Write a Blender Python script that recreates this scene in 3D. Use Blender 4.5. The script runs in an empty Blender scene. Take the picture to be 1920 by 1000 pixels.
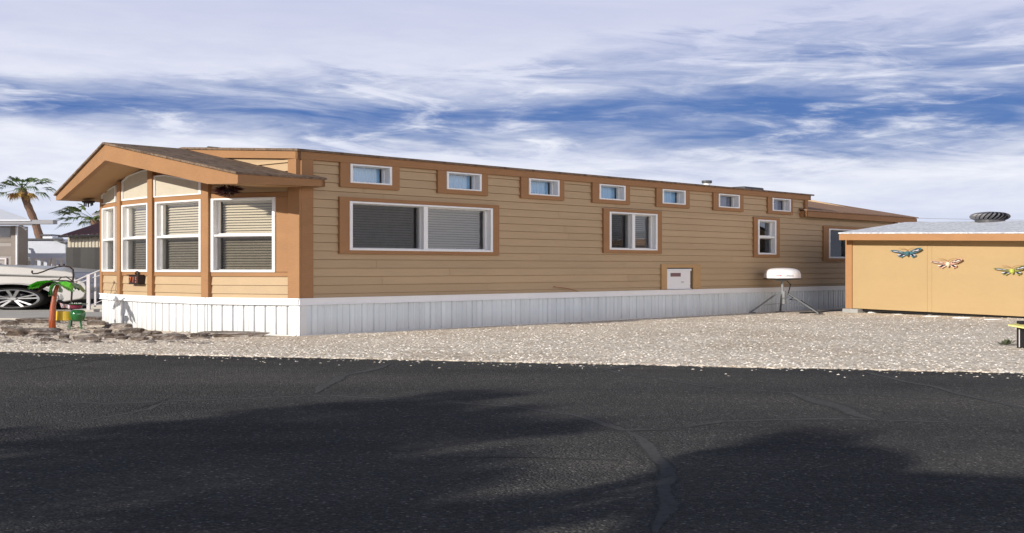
import bpy, bmesh, math, random
from mathutils import Vector, Matrix, noise
random.seed(7)
R = math.radians
sc = bpy.context.scene
col = sc.collection
K = 2.56                       # plan units per metre (heights are in metres)
F, HZ, HC = 2250.0, 502.0, 1.5  # measured lens, horizon row and eye height of the photograph
FWD = Vector((0.68232, 0.73106)); LFT = Vector((-0.73106, 0.68232)); HOUSE = Vector((-4.6875, 26.3672))

def spot(px, py, Y):           # a measured photo position at distance Y -> world point
    return Vector(((px - 960) / F * Y, Y, HC - (py - HZ) / F * Y))
def ground(px, py, z=0.0):
    Y = (HC - z) * F / (py - HZ)
    return Vector(((px - 960) / F * Y, Y, z))

# ------------------------------------------------------------------ mesh builder
class MB:
    def __init__(s): s.v = []; s.f = []; s.m = []
    def poly(s, pts, m=0):
        b = len(s.v); s.v += [tuple(p) for p in pts]; s.f.append(tuple(range(b, b + len(pts)))); s.m.append(m)
    def hexa(s, p, m=0):       # p: 8 points, bottom ring 0-3 and top ring 4-7
        b = len(s.v); s.v += [tuple(q) for q in p]
        for f in ((3,2,1,0),(4,5,6,7),(0,1,5,4),(1,2,6,5),(2,3,7,6),(3,0,4,7)):
            s.f.append(tuple(b + i for i in f)); s.m.append(m)
    def box(s, a, c, m=0):
        x0,y0,z0 = a; x1,y1,z1 = c
        s.hexa([(x0,y0,z0),(x1,y0,z0),(x1,y1,z0),(x0,y1,z0),(x0,y0,z1),(x1,y0,z1),(x1,y1,z1),(x0,y1,z1)], m)
    def prism(s, pts, off, m=0):   # polygon pts extruded by vector off
        b = len(s.v); n = len(pts); o = Vector(off)
        s.v += [tuple(p) for p in pts] + [tuple(Vector(p) + o) for p in pts]
        s.f.append(tuple(b + i for i in range(n))); s.m.append(m)
        s.f.append(tuple(b + n + i for i in reversed(range(n)))); s.m.append(m)
        for i in range(n):
            j = (i + 1) % n
            s.f.append((b + i, b + j, b + n + j, b + n + i)); s.m.append(m)
    def tube(s, path, r, n=8, m=0, sx=1.0, cap=True):   # sx widens the section in plan
        path = [Vector(p) for p in path]; b = len(s.v); N = len(path)
        for i, p in enumerate(path):
            d = (path[min(i+1, N-1)] - path[max(i-1, 0)]).normalized()
            up = Vector((0,0,1)) if abs(d.z) < .9 else Vector((0,1,0))
            a = d.cross(up).normalized(); c = a.cross(d).normalized()
            rr = r[i] if isinstance(r, (list, tuple)) else r
            for k in range(n):
                t = 2*math.pi*k/n
                o = a*math.cos(t)*rr + c*math.sin(t)*rr
                o.x *= sx; o.y *= sx
                s.v.append(tuple(p + o))
        for i in range(N-1):
            for k in range(n):
                k2 = (k+1) % n
                s.f.append((b+i*n+k, b+i*n+k2, b+(i+1)*n+k2, b+(i+1)*n+k)); s.m.append(m)
        if cap:
            s.f.append(tuple(b+k for k in reversed(range(n)))); s.m.append(m)
            s.f.append(tuple(b+(N-1)*n+k for k in range(n))); s.m.append(m)
    def lathe(s, prof, c=(0,0,0), n=32, sx=1.0, m=0, axis='z'):
        b = len(s.v); c = Vector(c)
        for r, h in prof:
            for k in range(n):
                t = 2*math.pi*k/n
                if axis == 'z': s.v.append((c.x + r*sx*math.cos(t), c.y + r*sx*math.sin(t), c.z + h))
                else:           s.v.append((c.x + r*sx*math.cos(t), c.y + h, c.z + r*math.sin(t)))
        for i in range(len(prof)-1):
            for k in range(n):
                k2 = (k+1) % n
                s.f.append((b+i*n+k, b+i*n+k2, b+(i+1)*n+k2, b+(i+1)*n+k)); s.m.append(m)
    def build(s, name, mats, parent=None, smooth=False, recalc=True, loc=None, bevel=0, weld=False):
        me = bpy.data.meshes.new(name)
        me.from_pydata(s.v, [], s.f)
        mats = mats if isinstance(mats, (list, tuple)) else [mats]
        for m in mats: me.materials.append(m)
        me.polygons.foreach_set('material_index', s.m)
        if recalc or weld:
            bm = bmesh.new(); bm.from_mesh(me)
            if weld: bmesh.ops.remove_doubles(bm, verts=bm.verts, dist=1e-4)
            bmesh.ops.recalc_face_normals(bm, faces=bm.faces); bm.to_mesh(me); bm.free()
        if smooth: me.polygons.foreach_set('use_smooth', [True]*len(me.polygons))
        me.update()
        o = bpy.data.objects.new(name, me); col.objects.link(o)
        if parent: o.parent = parent
        if loc: o.location = loc
        if bevel:
            md = o.modifiers.new('edge', 'BEVEL'); md.width = bevel; md.segments = 2; md.limit_method = 'ANGLE'
        return o
def smooth_by_angle(o, ang=40):
    me = o.data
    me.polygons.foreach_set('use_smooth', [True]*len(me.polygons))
    bm = bmesh.new(); bm.from_mesh(me)
    for e in bm.edges:
        if len(e.link_faces) == 2 and e.calc_face_angle(0) > R(ang): e.smooth = False
    bm.to_mesh(me); bm.free()
def tag(o, label=None, cat=None, group=None, kind=None):
    if label: o['label'] = label
    if cat: o['category'] = cat
    if group: o['group'] = group
    if kind: o['kind'] = kind
    return o
def thing(name, label, cat, loc=(0,0,0), rz=0.0, group=None):
    o = bpy.data.objects.new(name, None); col.objects.link(o)
    o.location = loc; o.rotation_euler = (0, 0, rz); o.empty_display_size = .2
    return tag(o, label, cat, group)

# ------------------------------------------------------------------ materials
def base_mat(name, rough=.7, spec=.3, metal=0.0):
    m = bpy.data.materials.new(name); m.use_nodes = True
    nt = m.node_tree; b = nt.nodes['Principled BSDF']
    b.inputs['Roughness'].default_value = rough; b.inputs['Metallic'].default_value = metal
    b.inputs['Specular IOR Level'].default_value = spec
    return m, nt, b
def N(nt, t, **kw):
    n = nt.nodes.new(t)
    for k, v in kw.items():
        if k in n.inputs: n.inputs[k].default_value = v
        else: setattr(n, k, v)
    return n
def math_node(nt, op, a, b=None, c=None, clamp=False):
    n = nt.nodes.new('ShaderNodeMath'); n.operation = op; n.use_clamp = clamp
    for i, v in enumerate((a, b, c)):
        if v is None: continue
        if isinstance(v, (int, float)): n.inputs[i].default_value = v
        else: nt.links.new(v, n.inputs[i])
    return n.outputs[0]
def mixcol(nt, fac, a, b, mode='MIX'):
    n = nt.nodes.new('ShaderNodeMix'); n.data_type = 'RGBA'; n.blend_type = mode
    for i, v in ((0, fac), (6, a), (7, b)):
        if isinstance(v, (int, float)): n.inputs[i].default_value = v
        elif isinstance(v, (tuple, list)): n.inputs[i].default_value = (*v[:3], 1)
        else: nt.links.new(v, n.inputs[i])
    return n.outputs[2]
def coords(nt, scale=(1,1,1), kind='Object'):
    tc = nt.nodes.new('ShaderNodeTexCoord'); mp = nt.nodes.new('ShaderNodeMapping')
    mp.inputs['Scale'].default_value = scale
    nt.links.new(tc.outputs[kind], mp.inputs['Vector']); return mp.outputs[0]
def ramp(nt, fac, stops):
    r = nt.nodes.new('ShaderNodeValToRGB'); e = r.color_ramp.elements
    while len(e) < len(stops): e.new(.5)
    for x, (p, c) in zip(e, stops): x.position = p; x.color = (*c, 1) if len(c) == 3 else c
    nt.links.new(fac, r.inputs[0]); return r.outputs[0]
def paint(name, c, rough=.6, var=.12, scale=(1,1,3), spec=.3, metal=0, bump=0.0, bscale=(40,40,90), dirt=None):
    """a painted or plain surface with weathering in two scales"""
    m, nt, b = base_mat(name, rough, spec, metal)
    v = coords(nt, scale)
    n1 = N(nt, 'ShaderNodeTexNoise', Scale=1.3, Detail=6, Roughness=.65); nt.links.new(v, n1.inputs['Vector'])
    n2 = N(nt, 'ShaderNodeTexNoise', Scale=14, Detail=4); nt.links.new(v, n2.inputs['Vector'])
    f = math_node(nt, 'MULTIPLY_ADD', n2.outputs[0], .35, n1.outputs[0])
    lo = tuple(x*(1-var) for x in c); hi = tuple(min(1, x*(1+var)) for x in c)
    cc = ramp(nt, f, [(.4, lo), (.95, hi)])
    if dirt:
        geo = nt.nodes.new('ShaderNodeTexCoord'); sx = nt.nodes.new('ShaderNodeSeparateXYZ')
        nt.links.new(geo.outputs['Object'], sx.inputs[0])
        g = math_node(nt, 'SUBTRACT', 1, math_node(nt, 'DIVIDE', sx.outputs[2], dirt[0]), clamp=True)
        g = math_node(nt, 'MULTIPLY', g, n1.outputs[0], clamp=True)
        cc = mixcol(nt, math_node(nt, 'MULTIPLY', g, dirt[2], clamp=True), cc, dirt[1])
    nt.links.new(cc, b.inputs['Base Color'])
    if bump:
        vb = coords(nt, bscale); n3 = N(nt, 'ShaderNodeTexNoise', Scale=1, Detail=5); nt.links.new(vb, n3.inputs['Vector'])
        bp = N(nt, 'ShaderNodeBump', Strength=bump, Distance=.02); nt.links.new(n3.outputs[0], bp.inputs['Height'])
        nt.links.new(bp.outputs[0], b.inputs['Normal'])
    return m
M = {}
M['siding']  = paint('lap_siding_tan', (.452,.325,.192), .62, .07, (.25,1.2,1.6), bump=.12, bscale=(2,30,60))
M['trim']    = paint('rough_cedar_brown_trim', (.325,.170,.076), .7, .10, (.6,1,2), bump=.25, bscale=(8,8,40))
M['soffit']  = paint('soffit_board', (.40,.235,.11), .75, .08)
M['vinyl']   = paint('white_vinyl', (.80,.80,.79), .35, .04, spec=.5)
M['skirt']   = paint('white_skirting_metal', (.655,.67,.68), .40, .07, (1.5,1.5,.6), spec=.5, dirt=(.35,(.42,.37,.31),.55))
M['band']    = paint('white_skirting_rail', (.78,.79,.80), .4, .05, (.7,.7,.7), spec=.5)
M['screenpanel'] = paint('sun_screen_beige', (.50,.45,.36), .85, .07, (3,3,5), bump=.1, bscale=(60,60,120))
M['dark']    = paint('dark_interior', (.012,.012,.014), .9, .2)  # near-black, stands in for the unlit room behind the windows
M['blind']   = paint('beige_blind_slat', (.60,.545,.43), .5, .05)
M['shade2']  = paint('dim_sky_reflection_shade', (.13,.16,.26), .6, .1)  # darker blue, painted like the sky mirrored in the last upper panes
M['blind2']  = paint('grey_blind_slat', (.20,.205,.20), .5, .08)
M['shade']   = paint('sky_reflection_shade', (.22,.46,.74), .7, .06)  # blue of the sky reflected in the upper panes put into the colour
M['concrete']= paint('concrete', (.50,.47,.42), .9, .14, (.8,.8,2), bump=.2, bscale=(10,10,20))
M['block']   = paint('cinder_block', (.33,.33,.32), .95, .16, (4,4,8), bump=.4, bscale=(20,20,40))
M['shedwall']= paint('shed_panel_yellow', (.425,.30,.15), .7, .05, (.4,.4,1.0), bump=.1, bscale=(12,12,30), dirt=(.25,(.45,.32,.17),.35))
M['shedtrim']= paint('shed_trim_orange', (.38,.20,.09), .7, .08, (1,1,2), bump=.15)
M['galv']    = paint('galvanised_steel', (.27,.28,.285), .42, .18, (3,3,3), metal=.5)
M['dkmetal'] = paint('dark_grey_metal', (.07,.07,.075), .5, .2, spec=.4)
M['black']   = paint('black_plastic', (.012,.012,.013), .45, .2)
M['hook']    = paint('rusty_black_iron', (.03,.018,.016), .6, .3, (8,8,8))
M['dome']    = paint('white_radome', (.80,.78,.78), .35, .03, spec=.5)
M['red']     = paint('red_lettering', (.55,.05,.06), .5, .1)
M['grey']    = paint('grey_lettering', (.30,.32,.34), .5, .1)
M['taupe']   = paint('taupe_cladding', (.26,.225,.20), .8, .1)
M['taupe2']  = paint('pale_taupe_cladding', (.36,.33,.31), .8, .08)
M['rvwhite'] = paint('cool_white_panel', (.55,.58,.64), .5, .06, (.5,.5,.5))
M['whiteroof']= paint('white_metal_roof', (.72,.74,.78), .5, .05)
M['corrug']  = paint('beige_ribbed_steel', (.52,.47,.37), .6, .06)
M['shadecloth']= paint('charcoal_cloth', (.075,.072,.068), .9, .15, (.5,.5,.8))
M['purpleroof']= paint('mauve_brown_ribbed_roof', (.15,.085,.085), .55, .12)
M['fence']   = paint('white_picket_paint', (.62,.58,.58), .6, .08)
M['carpaint']= paint('champagne_car_paint', (.46,.44,.41), .28, .03, spec=.5, metal=.2)
M['tyre']    = paint('tyre_rubber', (.008,.008,.008), .8, .2)
M['alloy']   = paint('silver_alloy', (.34,.34,.34), .4, .15, metal=.7)
M['lamp']    = paint('headlight_lens', (.55,.53,.46), .12, .1, spec=.7)
M['amber']   = paint('amber_lens', (.6,.25,.04), .2, .1, spec=.6)
M['orange']  = paint('copper_orange_enamel', (.31,.060,.013), .3, .5, (18,18,2.5), spec=.6)
M['leafgreen']= paint('bright_green_enamel', (.12,.55,.04), .25, .4, (9,9,9), spec=.6)
M['deepgreen']= paint('deep_green_enamel', (.012,.115,.03), .15, .5, (9,9,9), spec=.8)
M['yellow']  = paint('yellow_enamel', (.62,.42,.03), .3, .18, (7,7,4), spec=.5)
M['pyellow'] = paint('pale_yellow_paint', (.78,.68,.22), .5, .06)
M['pink']    = paint('faded_pink_cloth', (.48,.28,.29), .8, .15)
M['palmleaf']= paint('palm_leaf_green', (.05,.095,.025), .55, .4, (2,2,2), spec=.35)
M['palmleaf2']= paint('palm_leaf_sunlit_green', (.11,.16,.045), .55, .35, (2,2,2), spec=.35)  # lit copy of the leaf green, sunlight mixed into the colour
M['palmdead']= paint('dry_palm_leaf', (.40,.25,.075), .8, .35, (2,2,2))
M['palmtrunk']= paint('palm_trunk_bark', (.17,.105,.075), .95, .35, (2,2,10), bump=.6, bscale=(4,4,20))
M['wreath']  = paint('dark_red_leaves', (.045,.008,.010), .5, .6, (12,12,12))
M['weed']    = paint('grey_green_weed', (.13,.15,.09), .8, .4, (9,9,9))
M['treeleaf']= paint('dusty_green_leaf', (.06,.085,.035), .6, .35, (2,2,2))
M['bark']    = paint('brown_bark', (.14,.10,.07), .9, .3, (3,3,8))
M['trailer'] = paint('trailer_white_fibreglass', (.68,.67,.64), .35, .04)
M['trailerstripe'] = paint('trailer_brown_stripe', (.18,.11,.07), .4, .08)
M['white']   = paint('white_stone', (.78,.77,.74), .8, .08, (3,3,6))
M['labelred']= paint('faded_warning_label', (.20,.11,.115), .6, .4, (6,6,40))
M['digit']   = paint('orange_red_number', (.62,.15,.06), .5, .25, (9,9,9))
M['glowblue']= paint('teal_enamel', (.06,.17,.21), .3, .35, (6,6,12), spec=.6)
M['wingdark']= paint('dark_wing_marking', (.03,.022,.035), .4, .3, (8,8,12))
M['wingpink']= paint('pale_pink_enamel', (.58,.34,.25), .35, .3, (6,6,12))
M['wingcream']= paint('cream_enamel', (.75,.66,.52), .35, .15)
M['winggreen']= paint('olive_enamel', (.26,.25,.07), .35, .3, (6,6,12))
M['limegreen']= paint('lime_enamel', (.50,.56,.10), .35, .2)
M['silverwing']= paint('pale_silver_marking', (.55,.55,.60), .3, .15)
M['wire']    = paint('copper_wire', (.35,.15,.06), .5, .2)
M['powerline']= paint('grey_power_cable', (.25,.25,.27), .8, .1)

def island_var(m, amt):
    nt = m.node_tree; b = nt.nodes['Principled BSDF']; src = b.inputs['Base Color'].links[0].from_socket
    g = nt.nodes.new('ShaderNodeNewGeometry')
    c = mixcol(nt, 1.0, src, ramp(nt, g.outputs['Random Per Island'], [(0,(1-amt,)*3), (1,(1+amt*.6,)*3)]), 'MULTIPLY')
    nt.links.new(c, b.inputs['Base Color'])
M['skirt_shaded'] = paint('shade_tinted_skirting_metal', (.63,.695,.735), .34, .10, (1.5,1.5,.5), spec=.55, dirt=(.4,(.40,.36,.31),.8))  # white skirting again, the long side's bluish shade put into the colour
island_var(M['siding'], .05); island_var(M['skirt_shaded'], .09); island_var(M['skirt'], .04)

def glass(name, tint=(.9,.95,1.0), refl=.12, dark=0.0):
    m = bpy.data.materials.new(name); m.use_nodes = True; nt = m.node_tree; nt.nodes.clear()
    out = nt.nodes.new('ShaderNodeOutputMaterial')
    tr = N(nt, 'ShaderNodeBsdfTransparent'); tr.inputs[0].default_value = (*[t*(1-dark) for t in tint], 1)
    gl = N(nt, 'ShaderNodeBsdfGlossy', Roughness=.01); gl.inputs[0].default_value = (.95,.97,1,1)
    lw = N(nt, 'ShaderNodeLayerWeight', Blend=.5)
    f = math_node(nt, 'MULTIPLY_ADD', math_node(nt, 'POWER', lw.outputs['Facing'], 3), .75, refl, clamp=True)
    v = coords(nt, (.6,.6,1.1)); nz = N(nt, 'ShaderNodeTexNoise', Scale=1.2, Detail=2); nt.links.new(v, nz.inputs['Vector'])
    bp = N(nt, 'ShaderNodeBump', Strength=.03, Distance=.05); nt.links.new(nz.outputs[0], bp.inputs['Height'])
    nt.links.new(bp.outputs[0], gl.inputs['Normal'])
    mx = nt.nodes.new('ShaderNodeMixShader'); nt.links.new(f, mx.inputs[0]); nt.links.new(tr.outputs[0], mx.inputs[1]); nt.links.new(gl.outputs[0], mx.inputs[2])
    nt.links.new(mx.outputs[0], out.inputs[0]); return m
M['glass'] = glass('window_glass', (.98,.97,.94), refl=.07)
M['glassdark'] = glass('tinted_window_glass', (.75,.82,.9), .16, .25)
def meshscreen():
    m = bpy.data.materials.new('insect_screen'); m.use_nodes = True; nt = m.node_tree; nt.nodes.clear()
    out = nt.nodes.new('ShaderNodeOutputMaterial'); tr = N(nt, 'ShaderNodeBsdfTransparent'); df = N(nt, 'ShaderNodeBsdfDiffuse')
    df.inputs[0].default_value = (.02,.02,.022,1); mx = nt.nodes.new('ShaderNodeMixShader')
    v = coords(nt, (3,3,3)); nz = N(nt, 'ShaderNodeTexNoise', Scale=2, Detail=3); nt.links.new(v, nz.inputs['Vector'])
    nt.links.new(math_node(nt, 'MULTIPLY_ADD', nz.outputs[0], .15, .38), mx.inputs[0])
    nt.links.new(tr.outputs[0], mx.inputs[1]); nt.links.new(df.outputs[0], mx.inputs[2]); nt.links.new(mx.outputs[0], out.inputs[0]); return m
M['screen'] = meshscreen()

def shingle(name, c1, c2, c3):
    m, nt, b = base_mat(name, .92, .15)
    v = coords(nt, (.30, .60, 1))     # local x along the eave, local y across the slope
    br = nt.nodes.new('ShaderNodeTexBrick'); nt.links.new(v, br.inputs['Vector'])
    br.inputs['Scale'].default_value = 1.7; br.inputs['Mortar Size'].default_value = .03; br.inputs['Row Height'].default_value = .5
    br.inputs['Brick Width'].default_value = .55; br.inputs['Bias'].default_value = 0
    br.inputs['Color1'].default_value = (*c1, 1); br.inputs['Color2'].default_value = (*c2, 1); br.inputs['Mortar'].default_value = (*c3, 1)
    nz = N(nt, 'ShaderNodeTexNoise', Scale=30, Detail=4); nt.links.new(v, nz.inputs['Vector'])
    c = mixcol(nt, .55, br.outputs[0], ramp(nt, nz.outputs[0], [(.3, tuple(x*.6 for x in c1)), (.7, tuple(x*1.5 for x in c2))]))
    nt.links.new(c, b.inputs['Base Color'])
    bp = N(nt, 'ShaderNodeBump', Strength=.5, Distance=.03); nt.links.new(nz.outputs[0], bp.inputs['Height']); nt.links.new(bp.outputs[0], b.inputs['Normal'])
    return m
M['shingle'] = shingle('brown_roof_shingle', (.13,.09,.065), (.215,.155,.11), (.045,.03,.024))
M['shingle2'] = shingle('reddish_roof_shingle', (.30,.18,.12), (.36,.225,.15), (.17,.10,.07))
M['shingle3'] = shingle('pale_grey_roof_shingle', (.55,.57,.62), (.68,.70,.74), (.40,.41,.45))

def gravel_mat(name='white_gravel', tan=0.0):
    m, nt, b = base_mat(name, .95, .15)
    v = coords(nt, (1,1,1))
    vo = N(nt, 'ShaderNodeTexVoronoi', Scale=15.0); nt.links.new(v, vo.inputs['Vector'])
    vo2 = N(nt, 'ShaderNodeTexVoronoi', Scale=36.0); nt.links.new(v, vo2.inputs['Vector'])
    sp = nt.nodes.new('ShaderNodeSeparateColor'); nt.links.new(vo.outputs['Color'], sp.inputs[0])
    sp2 = nt.nodes.new('ShaderNodeSeparateColor'); nt.links.new(vo2.outputs['Color'], sp2.inputs[0])
    stops = [(0,(.33,.27,.21)), (.10,(.56,.475,.38)), (.26,(.79,.69,.57)), (.6,(.86,.775,.66)), (.82,(.92,.86,.77)), (1,(.95,.92,.87))]
    c1 = ramp(nt, sp.outputs[0], stops); c2 = ramp(nt, sp2.outputs[1], stops)
    c = mixcol(nt, .42, c1, c2)
    gap = math_node(nt, 'MULTIPLY', math_node(nt, 'SUBTRACT', vo.outputs['Distance'], .42), 3.2, clamp=True)
    c = mixcol(nt, math_node(nt, 'MULTIPLY', gap, .5), c, (.26,.215,.175))
    big = N(nt, 'ShaderNodeTexNoise', Scale=.28, Detail=5, Roughness=.6); nt.links.new(v, big.inputs['Vector'])
    c = mixcol(nt, 1.0, c, ramp(nt, big.outputs[0], [(.3,(.88,.82,.75)), (.52,(1.06,1.04,1.0)), (.7,(1.14,1.11,1.07))]), 'MULTIPLY')
    md_ = N(nt, 'ShaderNodeTexNoise', Scale=1.7, Detail=6, Roughness=.65); nt.links.new(v, md_.inputs['Vector'])
    c = mixcol(nt, 1.0, c, ramp(nt, md_.outputs[0], [(.3,(.88,.86,.83)), (.55,(1.03,1.03,1.02)), (.75,(1.10,1.09,1.06))]), 'MULTIPLY')
    nt.links.new(c, b.inputs['Base Color'])
    h = math_node(nt, 'ADD', math_node(nt, 'MULTIPLY', vo.outputs['Distance'], -1.0), math_node(nt, 'MULTIPLY', vo2.outputs['Distance'], -.4))
    bp = N(nt, 'ShaderNodeBump', Strength=.55, Distance=.03); nt.links.new(h, bp.inputs['Height']); nt.links.new(bp.outputs[0], b.inputs['Normal'])
    return m
M['gravel'] = gravel_mat()
def stone_mat():
    m, nt, b = base_mat('loose_white_stone', .9, .2)
    at = nt.nodes.new('ShaderNodeNewGeometry')
    c = ramp(nt, at.outputs['Random Per Island'], [(0,(.30,.25,.20)), (.2,(.50,.43,.35)), (.45,(.70,.62,.52)), (.75,(.80,.735,.64)), (1,(.89,.85,.79))])
    nt.links.new(c, b.inputs['Base Color']); return m
M['stone'] = stone_mat()
def sstep2(nt, x, lo, hi):
    n = nt.nodes.new('ShaderNodeMapRange'); n.interpolation_type = 'SMOOTHSTEP'; n.inputs[1].default_value = lo; n.inputs[2].default_value = hi
    nt.links.new(x, n.inputs[0]); return n.outputs[0]
def rock_mat():
    m, nt, b = base_mat('brown_desert_rock', .95, .15)
    v = coords(nt, (1,1,2.5))
    n = N(nt, 'ShaderNodeTexNoise', Scale=2.6, Detail=8, Roughness=.7); nt.links.new(v, n.inputs['Vector'])
    n2 = N(nt, 'ShaderNodeTexNoise', Scale=.6, Detail=2); nt.links.new(v, n2.inputs['Vector'])
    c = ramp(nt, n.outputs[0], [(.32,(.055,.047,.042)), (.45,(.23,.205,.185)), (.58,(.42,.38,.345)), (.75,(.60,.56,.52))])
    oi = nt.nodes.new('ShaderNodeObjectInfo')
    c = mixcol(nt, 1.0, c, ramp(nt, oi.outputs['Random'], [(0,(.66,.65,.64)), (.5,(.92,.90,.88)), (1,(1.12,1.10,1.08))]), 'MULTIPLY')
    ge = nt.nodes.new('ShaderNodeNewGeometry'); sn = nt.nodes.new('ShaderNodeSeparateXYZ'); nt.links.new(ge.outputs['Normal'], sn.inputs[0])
    up = sstep2(nt, math_node(nt, 'MULTIPLY_ADD', n.outputs[0], .35, math_node(nt, 'ADD', sn.outputs[2], -.17)), .30, .80)   # sides darkened in the colour like overhang shadow, tops left pale
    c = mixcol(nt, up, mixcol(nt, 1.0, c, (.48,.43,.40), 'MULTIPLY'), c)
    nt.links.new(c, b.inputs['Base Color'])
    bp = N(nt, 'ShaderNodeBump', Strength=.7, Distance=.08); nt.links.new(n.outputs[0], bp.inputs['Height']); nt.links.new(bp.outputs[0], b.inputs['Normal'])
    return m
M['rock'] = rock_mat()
def asphalt_mat():
    m, nt, b = base_mat('worn_asphalt', .95, .04)
    v = coords(nt, (1,1,1))
    vo = N(nt, 'ShaderNodeTexVoronoi', Scale=50.0); nt.links.new(v, vo.inputs['Vector'])
    sp = nt.nodes.new('ShaderNodeSeparateColor'); nt.links.new(vo.outputs['Color'], sp.inputs[0])
    c = ramp(nt, sp.outputs[0], [(0,(.064,.063,.061)), (.4,(.089,.087,.084)), (.8,(.112,.109,.104)), (.96,(.145,.139,.131)), (1,(.30,.285,.26))])
    gap = math_node(nt, 'MULTIPLY', math_node(nt, 'SUBTRACT', vo.outputs['Distance'], .38), 3.5, clamp=True)
    c = mixcol(nt, math_node(nt, 'MULTIPLY', gap, .36), c, (.035,.035,.035))
    big = N(nt, 'ShaderNodeTexNoise', Scale=.16, Detail=6, Roughness=.62); nt.links.new(v, big.inputs['Vector'])
    c = mixcol(nt, 1.0, c, ramp(nt, big.outputs[0], [(.32,(.70,.71,.74)), (.52,(1,1,1)), (.7,(1.28,1.25,1.2))]), 'MULTIPLY')
    # wear along the wheel tracks and dusty stains
    tr_ = nt.nodes.new('ShaderNodeMapping'); tr_.inputs['Rotation'].default_value = (0,0,R(14.9)); tr_.inputs['Scale'].default_value = (.05,.42,1); nt.links.new(v, tr_.inputs['Vector'])
    wn = N(nt, 'ShaderNodeTexNoise', Scale=1.0, Detail=5, Roughness=.55); nt.links.new(tr_.outputs[0], wn.inputs['Vector'])
    c = mixcol(nt, 1.0, c, ramp(nt, wn.outputs[0], [(.35,(.80,.80,.82)), (.5,(1,1,1)), (.66,(1.22,1.19,1.14))]), 'MULTIPLY')
    st_ = N(nt, 'ShaderNodeTexNoise', Scale=.75, Detail=7, Roughness=.7); nt.links.new(v, st_.inputs['Vector'])
    c = mixcol(nt, math_node(nt,'MULTIPLY', math_node(nt,'SUBTRACT', st_.outputs[0], .58), 2.2, clamp=True), c, (.135,.125,.112))
    nt.links.new(c, b.inputs['Base Color'])
    h = math_node(nt, 'MULTIPLY', vo.outputs['Distance'], -1.0)
    bp = N(nt, 'ShaderNodeBump', Strength=.7, Distance=.025); nt.links.new(h, bp.inputs['Height']); nt.links.new(bp.outputs[0], b.inputs['Normal'])
    return m
M['asphalt'] = asphalt_mat()
M['crackseal'] = paint('asphalt_crack_sealer', (.098,.096,.096), .9, .2, (1.2,1.2,1.2), spec=.05, bump=.1, bscale=(14,14,14))
def seal_mat():
    m, nt, b = base_mat('asphalt_crack_sealer', .9, .05)
    v = coords(nt, (1,1,1)); n1 = N(nt, 'ShaderNodeTexNoise', Scale=1.1, Detail=6, Roughness=.65); nt.links.new(v, n1.inputs['Vector'])
    n2 = N(nt, 'ShaderNodeTexNoise', Scale=22, Detail=4, Roughness=.7); nt.links.new(v, n2.inputs['Vector'])
    c = ramp(nt, math_node(nt, 'MULTIPLY_ADD', n2.outputs[0], .5, math_node(nt, 'MULTIPLY', n1.outputs[0], .6)), [(.3,(.078,.077,.077)), (.75,(.108,.106,.104))])
    nt.links.new(c, b.inputs['Base Color'])
    at = nt.nodes.new('ShaderNodeAttribute'); at.attribute_name = 'fade'
    al = math_node(nt, 'MULTIPLY', math_node(nt, 'ADD', math_node(nt,'MULTIPLY',at.outputs['Fac'],1.5), math_node(nt,'MULTIPLY_ADD', n2.outputs[0], 1.6, -1.1)), .8, clamp=True)
    nt.links.new(al, b.inputs['Alpha']); return m
M['crackseal'] = seal_mat()
M['crack'] = paint('open_asphalt_crack', (.025,.025,.025), .9, .2)
M['sand'] = paint('desert_ground', (.42,.36,.29), .95, .2, (.05,.05,.05))

# ------------------------------------------------------------------ ground
mb = MB(); mb.poly([(-2500,-2500,-.06),(2500,-2500,-.06),(2500,4500,-.06),(-2500,4500,-.06)])
tag(mb.build('terrain', M['sand']), 'pale desert ground reaching to the horizon', None, kind='structure')
RE = Vector((.9664, -.2569)); RN = Vector((-.2569, -.9664)); R0 = Vector((-.0, 19.25))   # far edge of the road
def road_pt(a, n, z): p = R0 + RE*a + RN*n; return (p.x, p.y, z)
mb = MB(); mb.poly([road_pt(-160,-.6,-.02), road_pt(160,-.6,-.02), road_pt(160,18.6,-.02), road_pt(-160,18.6,-.02)])
road = tag(mb.build('road', M['asphalt']), 'dark worn asphalt road with sealed cracks', None, kind='structure')
mb = MB()
edge = []; a = -60.0
while a < 60:
    edge.append((a, .10*noise.noise((a*.9, 0, 3)) + .09*noise.noise((a*4.0, 1, 5)) + .03*math.sin(a*.35)))
    a += .07 if -12 < a < 12 else .6
far = [(-70, 140), (70, 140)]
for (a0, n0), (a1, n1) in zip(edge, edge[1:]):
    p, q = Vector(road_pt(a0, n0, 0)), Vector(road_pt(a1, n1, 0)); up = Vector((0, 0, 0))
    p2, q2 = Vector((p.x*1.0, p.y + 1.6, 0)), Vector((q.x, q.y + 1.6, 0))
    mb.poly([p + Vector((0,-.06,-.03)), q + Vector((0,-.06,-.03)), q, p]); mb.poly([p, q, q2, p2])
    mb.poly([p2, q2, (q2.x, 120, 0), (p2.x, 120, 0)])
tag(mb.build('gravel_yard', M['gravel'], recalc=False), 'white and tan gravel yard around the house', None, kind='structure')
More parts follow.
